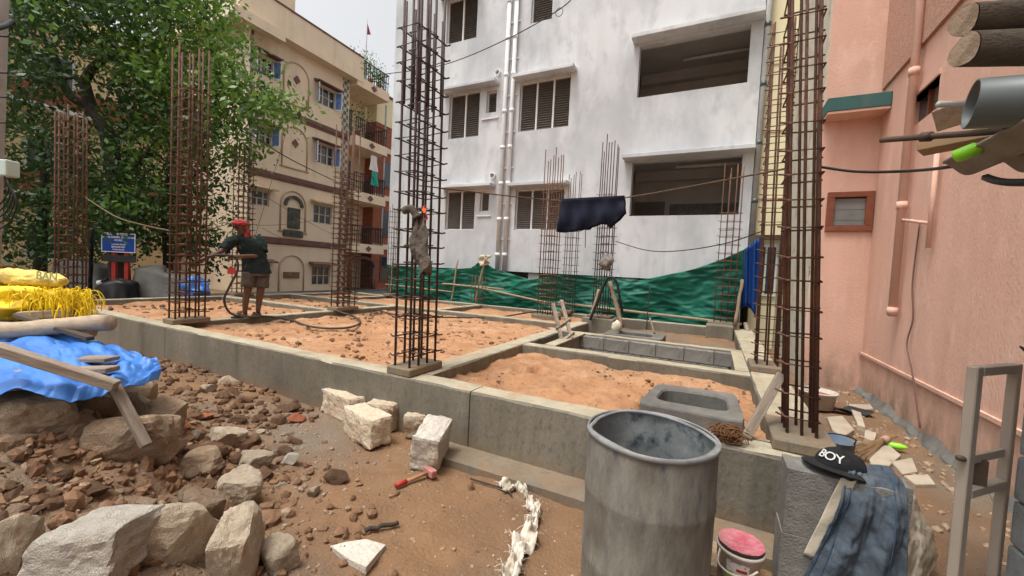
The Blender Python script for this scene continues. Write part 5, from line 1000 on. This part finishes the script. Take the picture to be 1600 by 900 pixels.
# cap
cp = thing('baseball_cap', 'black baseball cap reading BOY in white on the concrete block', 'cap', (.585, 2.45, .62))
cx_, cy2, cz = .595, 2.455, .628
fd_ = np.array([-.60, -.80, 0]); fd_ /= np.linalg.norm(fd_); sd2 = np.array([-fd_[1], fd_[0], 0])
def crown(u, v):
    a = u*2*math.pi; el = v*math.pi/2; rx = .112*math.cos(el)**.75; ry = .098*math.cos(el)**.75; f = .05*math.sin(a*3+1)*(v*(1-v)); h = .105*math.sin(el)**.9
    fr_ = max(0, math.cos(a)); p = np.array([cx_, cy2, cz])+fd_*rx*math.cos(a)*(1+f)+sd2*ry*math.sin(a)*(1+f); p[2] += h*(.72+.30*fr_*1.0)+.006*mnoise.noise(Vector((math.cos(a)*2, math.sin(a)*2, v*3))); return p
cr = MB().grid(crown, 56, 16).part('crown', M_cap, cp, True)
def brim(u, v):
    a = (u-.5)*2.3; r0, r1 = .105, .185-.035*abs(u-.5)**1.5*2; r_ = r0+(r1-r0)*v; p = np.array([cx_, cy2, cz])+fd_*(r_*math.cos(a)+.0)+sd2*r_*.9*math.sin(a); p[2] += .016+.012*math.cos(a)*v-.045*abs(u-.5)**2*4*v*.5+.004; return p
solid(MB().grid(brim, 24, 8).part('brim', M_cap, cp, True), .005); MB().tube([np.array([cx_, cy2, cz+.085]), np.array([cx_, cy2, cz+.092])], [.009, .006], 10).part('button', M_cap, cp, True, parent=cr)
for i, chh in enumerate('BOY'):
    ang = (i-1)*.43; v0 = .42; me = textmesh(chh, .058, M_let, 'letter', .0002, .0015); uu = (ang/(2*math.pi)) % 1.0
    p0 = crown(uu, v0); pu = crown(uu, v0+.08)-crown(uu, v0-.08); prr = crown((uu+.01) % 1, v0)-crown((uu-.01) % 1, v0)
    n_ = np.cross(prr, pu); n_ /= np.linalg.norm(n_); place_text(me, cp, p0+n_*.003, prr, pu, cr, 'letter')
# prop, coir, things on the beam end
plank(np.array([.235, 2.95, .515]), np.array([.43, 3.2, .90]), .055, .035, 'grey timber leaning against the right front rebar cage', up=(0, 1, 0))['group'] = 'loose timbers'
plank(np.array([.16, 2.98, .50]), np.array([.39, 3.01, .49]), .03, .03, 'short timber strip at the foot of the leaning timber')['group'] = 'loose timbers'
q = MB(); cc_ = np.array([.13, 2.84, .55])
for i in range(170):
    a = rr_.uniform(0, 6.28); e = rr_.uniform(-.2, 1.2); R_ = rr_.uniform(.03, .085); ax = np.array([rr_.gauss(0, 1), rr_.gauss(0, 1), rr_.gauss(0, 1)]); u_, v_ = basis(ax); o_ = np.array([rr_.gauss(0, .03), rr_.gauss(0, .02), rr_.gauss(0, .014)])
    q.tube([cc_+o_+(u_*math.cos(t)+v_*math.sin(t))*R_*np.array([1, .7, .6]) for t in np.linspace(a, a+rr_.uniform(1.5, 4), 8)], .0028, 3)
q.one('coir_tangle', M_coir, (.13, 2.84, .5), 'tangled brown coir fibre lying on the front beam behind the drum', 'coir')
# broken slabs, broom, green bottle, plastic lid by the salmon wall
def slab(P_, z, label, m=M_tile):
    pts = [ZP(*p, z+.03) for p in P_]; c = sum(pts)/len(pts)
    MB().loft([[tuple(p-np.array([0, 0, .05])) for p in pts], [tuple(p) for p in pts], [tuple(c+(p-c)*.97+np.array([0, 0, .006])) for p in pts]]).one('broken_slab', m, (c[0], c[1], z-.02), label, 'stone slab', 'broken paving slabs beside the salmon wall')
SL = [([(1292, 652), (1316, 650), (1335, 672), (1318, 683), (1300, 672)], 'broken slab nearest the right front cage'), ([(1330, 640), (1345, 645), (1352, 668), (1340, 664)], 'narrow broken slab below the salmon corner'), ([(1352, 672), (1370, 677), (1366, 690), (1350, 684)], 'small broken slab above the broom'),
      ([(1352, 700), (1385, 692), (1408, 712), (1390, 728), (1360, 725)], 'large cracked slab under the green bottle'), ([(1392, 722), (1425, 716), (1434, 738), (1410, 742)], 'cracked slab at lower right of the green bottle'), ([(1412, 744), (1450, 742), (1462, 758), (1430, 758)], 'flat slab farthest down along the wall'),
      ([(1320, 690), (1345, 690), (1352, 712), (1325, 708)], 'pale slab directly right of the cap'), ([(1362, 732), (1395, 735), (1400, 752), (1372, 752)], 'pale slab behind the jeans'), ([(1325, 632), (1360, 632), (1365, 640), (1338, 641)], 'thin slab shard near the recess')]
for P_, l_ in SL: slab(P_, .0, l_)
br = thing('straw_broom', 'straw broom lying on the broken slabs', 'broom', tuple(ZP(1370, 692, .02)))
h0, h1, h2 = ZP(1400, 681, .09), ZP(1375, 689, .08), ZP(1325, 706, .05)
q = MB()
for i in range(150):
    a = rr_.uniform(0, 6.28); r_ = rr_.random(); n1 = np.array([math.cos(a), math.sin(a), .7*math.sin(a*2)]); q.tube([h0+n1*.02*r_, h1+n1*.022*r_, h2+n1*np.array([.12, .1, .05])*r_+rng.uniform(-.05, .05, 3)*np.array([1, 1, .2])], .003, 3)
tag(q.part('straws', M_straw, br), None, None, None, 'stuff'); MB().tube([h1+(h0-h1)*.2, h1+(h0-h1)*.45], .032, 10).part('binding', mat('pink_binding', (.5, .3, .22)), br, True)
gp = ZP(1400, 697, .04); MB().lathe((0, 0, 0), [(.0, -.075), (.026, -.07), (.03, -.05), (.03, .03), (.018, .055), (.012, .075), (.0, .078)], 14).one('green_bottle', M_green, (0, 0, 0), 'small lime green bottle lying near the broom', 'bottle', smooth=True)
ob = bpy.data.objects[[o.name for o in bpy.data.objects if o.name.startswith('green_bottle')][-1]]; ob.location = tuple(gp); ob.rotation_euler = (1.45, .2, 1.2)
lid = thing('plastic_tub', 'white plastic tub behind the right front rebar cage', 'tub', (1.2, 6.1, 0)); MB().lathe((1.2, 6.1, 0), [(.0, .02), (.17, .02), (.19, .2), (.21, .205), (.21, .22), (.18, .22), (.165, .05)], 28).part('tub_body', M_bucket, lid, True)
MB().lathe((1.2, 6.1, 0), [(.0, .17), (.175, .17)], 28).part('tub_content', M_redb, lid, True)
MB().grid(lambda u, v: (1.35+.4*u, 6.0+.18*v+.1*u, .03+.03*math.sin(u*7+v*4)), 12, 8).one('black_scrap', M_blackp, (1.35, 6.0, 0), 'crumpled black plastic scrap beside the white tub', 'plastic scrap', smooth=True)
bbk = thing('blue_bucket', 'old blue grey bucket behind the right front cage', 'bucket', (.95, 4.1, 0)); MB().lathe((.95, 4.1, 0), [(.1, .0), (.13, .26), (.14, .27), (.125, .26), (.095, .02), (0, .02)], 24).part('pail', mat('blue_grey_plastic', (.10, .16, .24), (.2, .2, .2), scale=5), bbk, True)
MB().tube(smoothpath([(.83, 4.1, .25), (.85, 4.0, .32), (.95, 3.96, .35), (1.05, 4.0, .32), (1.07, 4.1, .25)], 5), .005, 6).part('handle', M_iron, bbk, True)
# block wall at the right edge with corrugated sheet on top
bwll = thing('block_wall', 'grey concrete block wall at the right edge of the picture', 'wall', (1.3, 1.2, 0))
mbk = MB().box(-.075, .075, -.195, .195, -.096, .096).mesh('wall_block', M_block2)
for r_ in range(10):
    for k in range(7):
        y = 2.40-.40*k-(.2 if r_ % 2 else 0); 
        if y < -.2: continue
        bevel(child('block', mbk, bwll, (1.315-1.3, y-1.2, .1+.2*r_), (0, 0, random.uniform(-.012, .012))), .012, 2)
    if r_ % 2: bevel(child('half_block', mbk, bwll, (.015, 2.50-1.2, .1+.2*r_), (0, 0, 0), (1, .48, 1)), .012, 2)
MB().box(1.262, 1.368, -.2, 2.58, 0, 1.99).part('mortar', mat('mortar', (.2, .19, .18)), bwll)
sh_ = thing('corrugated_sheet', 'corrugated grey fibre cement sheet resting on the block wall', 'corrugated sheet', (1.3, 1.7, 2.0))
def corr(u, v): x = .86+1.5*u; return (x, .4+2.06*v, 2.035+.028*math.cos((x-.86)/.17*2*math.pi)+.01*v)
solid(MB().grid(corr, 120, 4).part('sheet', M_asb, sh_, True), .014)
gf = thing('steel_gate_frame', 'beige steel gate frame fixed to the end of the block wall', 'gate frame', (1.1, 2.5, 0))
g0_, g1_ = PW(1524, 575, 1.68), PW(1586, 575, 1.80); gd = (g1_-g0_)*np.array([1, 1, 0]); gL = np.linalg.norm(gd); gd /= gL
tl_ = .018
def GP(a, z): return np.array([g0_[0], g0_[1], 0])+gd*a+np.array([0, 0, z])
ztop = 1.2
lp = bevel(MB().beam(GP(0, .0), GP(0, ztop), .048, .036, (gd[1], -gd[0], 0)).part('post', M_alu, gf), .004, 1)
bevel(MB().beam(GP(gL, .0), GP(gL, ztop), .04, .035, (gd[1], -gd[0], 0)).part('post', M_alu, gf), .004, 1)
bevel(MB().beam(GP(.022, ztop-.02), GP(gL-.02, ztop-.02), .04, .038).part('top_rail', M_alu, gf), .003, 1)
bevel(MB().beam(GP(.022, .66), GP(gL-.02, .66), .04, .038).part('middle_rail', M_alu, gf), .003, 1)
M_rust = mat('rusty_plate', (.06, .04, .03), (.10, .07, .05), scale=8, rough=.7)
lt = MB().beam(GP(.05, .80), GP(gL-.03, .80), .012, .035).part('latch_bar', M_alu, gf); MB().box(*(sorted((GP(.08, 0)[0], GP(.15, 0)[0]))), *(sorted((GP(.08, 0)[1]+.015, GP(.15, 0)[1]+.03))), .68, .79).part('latch_plate', M_rust, gf, parent=lt)
MB().tube([GP(-.06, .82), GP(.02, .80)], .012, 8).part('latch_pin', M_rust, gf, True, parent=lt)
for k in range(3): MB().tube([np.array([1.235, 2.56, 1.30-.05*k]), np.array([1.20-.02*(k == 1), 2.52, 1.34-.055*k])], [.012, .004], 6).part('rusty_bracket', M_rust, gf, True)
# stored things on the sheet
def lg(a, b_, r, label, sd): 
    t = thing('round_timber', label, 'log', tuple(a), 'round timbers stored on the sheet'); n = 16; d = (b_-a)/np.linalg.norm(b_-a); u, v = basis(d); R_ = lambda i, k: r*(1+.06*math.sin(3*k+sd)+.05*math.sin(2*k+i*.7+sd)+.02*math.sin(5*k))
    MB().loft([[tuple(a+(b_-a)*i/8+(u*math.cos(k)+v*math.sin(k))*R_(i, k)) for k in np.linspace(0, 6.283, n, False)] for i in range(9)], False).part('bark', mat('dark_weathered_log', (.10, .08, .058), (.06, .048, .036), scale=5, stretch=(1, 8, 8), bump=.9, bscale=14), t, True)
    MB().face([tuple(a-d*.004+(u*math.cos(k)+v*math.sin(k))*R_(0, k)) for k in np.linspace(0, 6.283, n, False)]).part('cut_end', mat('cut_wood_end', (.36, .27, .19), (.22, .16, .11), scale=10, bump=.5), t); return t
lg(PW(1507, 32, 1.5), PW(1900, 8, 1.42), .056, 'upper of two dark round timbers at the top right', 1)
lg(PW(1508, 78, 1.48), PW(1900, 68, 1.40), .058, 'lower of two dark round timbers at the top right', 2)
pz0, pz1 = PW(1517, 163, 1.42), PW(1850, 142, 1.18); pd = (pz1-pz0)/np.linalg.norm(pz1-pz0); u, v = basis(pd); n = 40
pv = thing('grey_pipe', 'large grey plastic pipe end pointing left under the timbers', 'pipe', tuple(pz0))
MB().loft([[tuple(pz0+pd*t+(u*math.cos(k)+v*math.sin(k))*rr2) for k in np.linspace(0, 6.283, n, False)] for t, rr2 in ((.6, .075), (0, .075), (-.002, .0785), (0, .082), (.75, .082))], False).part('pipe_wall', M_pvc, pv, True)
a = PW(1466, 163, 1.6); MB().tube([a, a+(PW(1520, 163, 1.6)-a)*2.2], .012, 10).one('thin_pipe', mat('pale_pvc', (.42, .42, .4)), tuple(a), 'thin pale pipe end poking out behind the grey pipe', 'pipe', smooth=True)
a, b2 = PW(1377, 219, 1.95), PW(1680, 196, 1.38)
rd = thing('iron_rod', 'dark brown iron pipe sticking out left below the grey pipe', 'iron pipe', tuple(a)); MB().tube([a, b2], .013, 10).part('rod', M_rust, rd, True); MB().tube([a+(b2-a)*.27, a+(b2-a)*.33], .021, 10).part('coupler', M_rust, rd, True)
plank(PW(1437, 232, 1.9), PW(1600, 200, 1.65), .12, .05, 'brown cardboard like board behind the green bottle on the sheet', M_card, 'board')['group'] = 'boards on the sheet'
plank(PW(1460, 190, 1.9), PW(1520, 170, 1.8), .1, .02, 'pale board propped behind the grey pipe', M_wood, 'board', (.3, 1, .4))['group'] = 'boards on the sheet'
a, b2 = PW(1490, 246, 1.62), PW(1541, 226, 1.55); d = (b2-a)
gbt = thing('sprayer_bottle', 'bright green plastic bottle lying on the corrugated sheet', 'bottle', tuple(a)); MB().tube([a-d*.02, a, a+d*.15, a+d*.7, a+d*.85, a+d*1.0, a+d*1.06], [.008, .02, .026, .026, .016, .016, .010], 14).part('bottle_body', M_green, gbt, True); MB().tube([a+d*1.06, a+d*1.25], .015, 10).part('cap', M_blackp, gbt, True)
wire(smoothpath([PW(1545, 200, 1.5), PW(1560, 193, 1.48), PW(1575, 203, 1.46), PW(1590, 194, 1.45), PW(1600, 210, 1.44), PW(1620, 200, 1.42)], 6), .006, 'coiled_wire', 'coiled dark wire beside the green bottle on the sheet', M_wire)
cblock(1.55, 1.75, 1.6, 2.1, 2.07, 2.42, 'block stack carrying the round timbers above the sheet', M_block2)
# laundry and plants on the cream house, flag
def cloth(c, w_, h, name, m, label, cat):
    MB(CX).grid(lambda u, v: (c[0]+w_*(u-.5)*(1-.25*v), c[1]+.05*math.sin(u*9+v*3), c[2]+h*(v-.5)), 10, 8).one(name, m, CX(*c), label, cat, smooth=True)
cloth((1.55, .35, 7.15), .7, .85, 'white_laundry', M_white, 'white shirt hung on the cream house balcony', 'laundry'); cloth((1.5, .5, 6.25), .65, .75, 'teal_laundry', mat('teal_cloth', (.03, .42, .33)), 'teal cloth hung on the cream house balcony rail', 'laundry')
def leaves(n, fn, size, seed):
    r = np.random.default_rng(seed); C_ = fn(r, n); d = r.normal(size=(n, 3)); d[:, 2] -= .5; d /= np.linalg.norm(d, axis=1)[:, None]; s = np.cross(d, r.normal(size=(n, 3))); s /= np.linalg.norm(s, axis=1)[:, None]
    L_ = (size*r.uniform(.45, 1.35, n))[:, None]; W_ = L_*.24; return np.stack([C_-d*L_*.5, C_+s*W_-d*L_*.05, C_+d*L_*.5, C_-s*W_-d*L_*.05], 1)
def leafobj(name, quads, mats, idx, root, loc):
    n = len(quads); me = bpy.data.meshes.new(name); me.vertices.add(4*n); me.vertices.foreach_set('co', (quads.reshape(-1, 3)-np.array(loc)).ravel()); me.loops.add(4*n); me.loops.foreach_set('vertex_index', np.arange(4*n))
    me.polygons.add(n); me.polygons.foreach_set('loop_start', np.arange(n)*4); me.polygons.foreach_set('loop_total', np.full(n, 4)); me.polygons.foreach_set('material_index', idx)
    for m in mats: me.materials.append(m)
    me.update(); me.validate(); o = bpy.data.objects.new(name, me); COL.objects.link(o); o.parent = root; return o
for i, (a_, z, s_, lb) in enumerate(((.5, 11.4, .9, 'bushy roof plant at the left end of the roof balcony'), (1.2, 11.4, 1.0, 'roof plant in the middle of the roof balcony'), (1.9, 11.4, .7, 'low roof plant at the right end of the roof balcony'), (.45, 8.3, 1.1, 'trailing plant on the top floor balcony'))):
    c = np.array(CX(a_, .2, z)); t = thing('potted_plant', lb, 'plant', tuple(c), 'plants on the balconies of the cream house'); MB().lathe(tuple(c), [(.1, 0), (.15, .3), (.13, .3), (0, .26)], 12).part('pot', M_redb, t, True)
    leafobj('foliage', leaves(420, lambda r, n: c+np.array([0, 0, .3+.5*s_])+r.normal(size=(n, 3))*np.array([.3, .3, .42])*s_, .12, 60+i), M_leaf[:2], np.arange(420) % 2, t, tuple(c))
fg = thing('flag_pole', 'thin pole with a small red flag on the cream house roof', 'flag', CX(.75, .3, 11.4)); MB(CX).tube([(.75, .3, 11.4), (.75, .3, 14.6)], .025, 6).part('pole', M_pole, fg, True); MB(CX).face([(.76, .3, 14.5), (1.05, .3, 14.0), (.76, .3, 13.85)]).part('flag', M_redp, fg)
# ================================================================ TREES
def tree(label, trunk, clumps, nleaf, seed, gaps=(), size=.17, bias=(.42, .66)):
    base = np.array(trunk[0][0][0]); t = thing('street_tree', label, 'tree', (base[0], base[1], 0), 'trees along the street'); loc = (base[0], base[1], 0)
    for i, (P_, R_) in enumerate(trunk):
        sp = smoothpath(P_, 5); MB().tube(sp, list(np.interp(np.linspace(0, 1, len(sp)), np.linspace(0, 1, len(R_)), R_)), 9).part('trunk' if i == 0 else 'limb', M_bark, t, True)
    r = np.random.default_rng(seed); out = []; ids = []
    for (px, py, rx, ry, w_, wd, k) in clumps:
        n = int(nleaf*rx*ry/10000*k); nc = max(6, n//38)
        ang = r.uniform(0, 2*math.pi, nc); rad = np.sqrt(r.random(nc))*.97; cx = px+rx*rad*np.cos(ang); cy = py+ry*rad*np.sin(ang); cw = w_+r.normal(0, wd, nc); keep = np.ones(nc, bool)
        for (gx0, gx1, gy0, gy1, pr_) in gaps: keep &= ~((cx > gx0) & (cx < gx1) & (cy > gy0) & (cy < gy1) & (r.random(nc) < pr_))
        for a_, b_, c_ in zip(cx[keep], cy[keep], cw[keep]):
            ctr = PW(a_, b_, c_); m = int(r.integers(24, 52)); q = leaves(m, lambda rr3, nn: ctr+rr3.normal(size=(nn, 3))*np.array([.34, .34, .2]), size, int(r.integers(1e9))); out.append(q)
            br_ = (a_-60)/400*.9+r.normal(0, .22)+(.2 if b_ < 130 else -.1); ids.append(np.full(m, 0 if br_ < bias[0] else (1 if br_ < bias[1] else 2)))  # leaf tone by position: paints shade at left and below, light at top right
    q = np.concatenate(out); leafobj('crown', q, M_leaf, np.concatenate(ids), t, loc); return t
gp_ = [(92, 178, 88, 178, .86), (60, 175, 205, 245, .3), (400, 470, 235, 330, 1.0), (330, 470, 270, 420, .8)]
P11 = lambda L, w_=11.2: [PW(x, y, w_) for x, y in L]
gb_ = lambda x, y, w_: [np.array([PW(x, y, w_)[0], PW(x, y, w_)[1], 0.])]
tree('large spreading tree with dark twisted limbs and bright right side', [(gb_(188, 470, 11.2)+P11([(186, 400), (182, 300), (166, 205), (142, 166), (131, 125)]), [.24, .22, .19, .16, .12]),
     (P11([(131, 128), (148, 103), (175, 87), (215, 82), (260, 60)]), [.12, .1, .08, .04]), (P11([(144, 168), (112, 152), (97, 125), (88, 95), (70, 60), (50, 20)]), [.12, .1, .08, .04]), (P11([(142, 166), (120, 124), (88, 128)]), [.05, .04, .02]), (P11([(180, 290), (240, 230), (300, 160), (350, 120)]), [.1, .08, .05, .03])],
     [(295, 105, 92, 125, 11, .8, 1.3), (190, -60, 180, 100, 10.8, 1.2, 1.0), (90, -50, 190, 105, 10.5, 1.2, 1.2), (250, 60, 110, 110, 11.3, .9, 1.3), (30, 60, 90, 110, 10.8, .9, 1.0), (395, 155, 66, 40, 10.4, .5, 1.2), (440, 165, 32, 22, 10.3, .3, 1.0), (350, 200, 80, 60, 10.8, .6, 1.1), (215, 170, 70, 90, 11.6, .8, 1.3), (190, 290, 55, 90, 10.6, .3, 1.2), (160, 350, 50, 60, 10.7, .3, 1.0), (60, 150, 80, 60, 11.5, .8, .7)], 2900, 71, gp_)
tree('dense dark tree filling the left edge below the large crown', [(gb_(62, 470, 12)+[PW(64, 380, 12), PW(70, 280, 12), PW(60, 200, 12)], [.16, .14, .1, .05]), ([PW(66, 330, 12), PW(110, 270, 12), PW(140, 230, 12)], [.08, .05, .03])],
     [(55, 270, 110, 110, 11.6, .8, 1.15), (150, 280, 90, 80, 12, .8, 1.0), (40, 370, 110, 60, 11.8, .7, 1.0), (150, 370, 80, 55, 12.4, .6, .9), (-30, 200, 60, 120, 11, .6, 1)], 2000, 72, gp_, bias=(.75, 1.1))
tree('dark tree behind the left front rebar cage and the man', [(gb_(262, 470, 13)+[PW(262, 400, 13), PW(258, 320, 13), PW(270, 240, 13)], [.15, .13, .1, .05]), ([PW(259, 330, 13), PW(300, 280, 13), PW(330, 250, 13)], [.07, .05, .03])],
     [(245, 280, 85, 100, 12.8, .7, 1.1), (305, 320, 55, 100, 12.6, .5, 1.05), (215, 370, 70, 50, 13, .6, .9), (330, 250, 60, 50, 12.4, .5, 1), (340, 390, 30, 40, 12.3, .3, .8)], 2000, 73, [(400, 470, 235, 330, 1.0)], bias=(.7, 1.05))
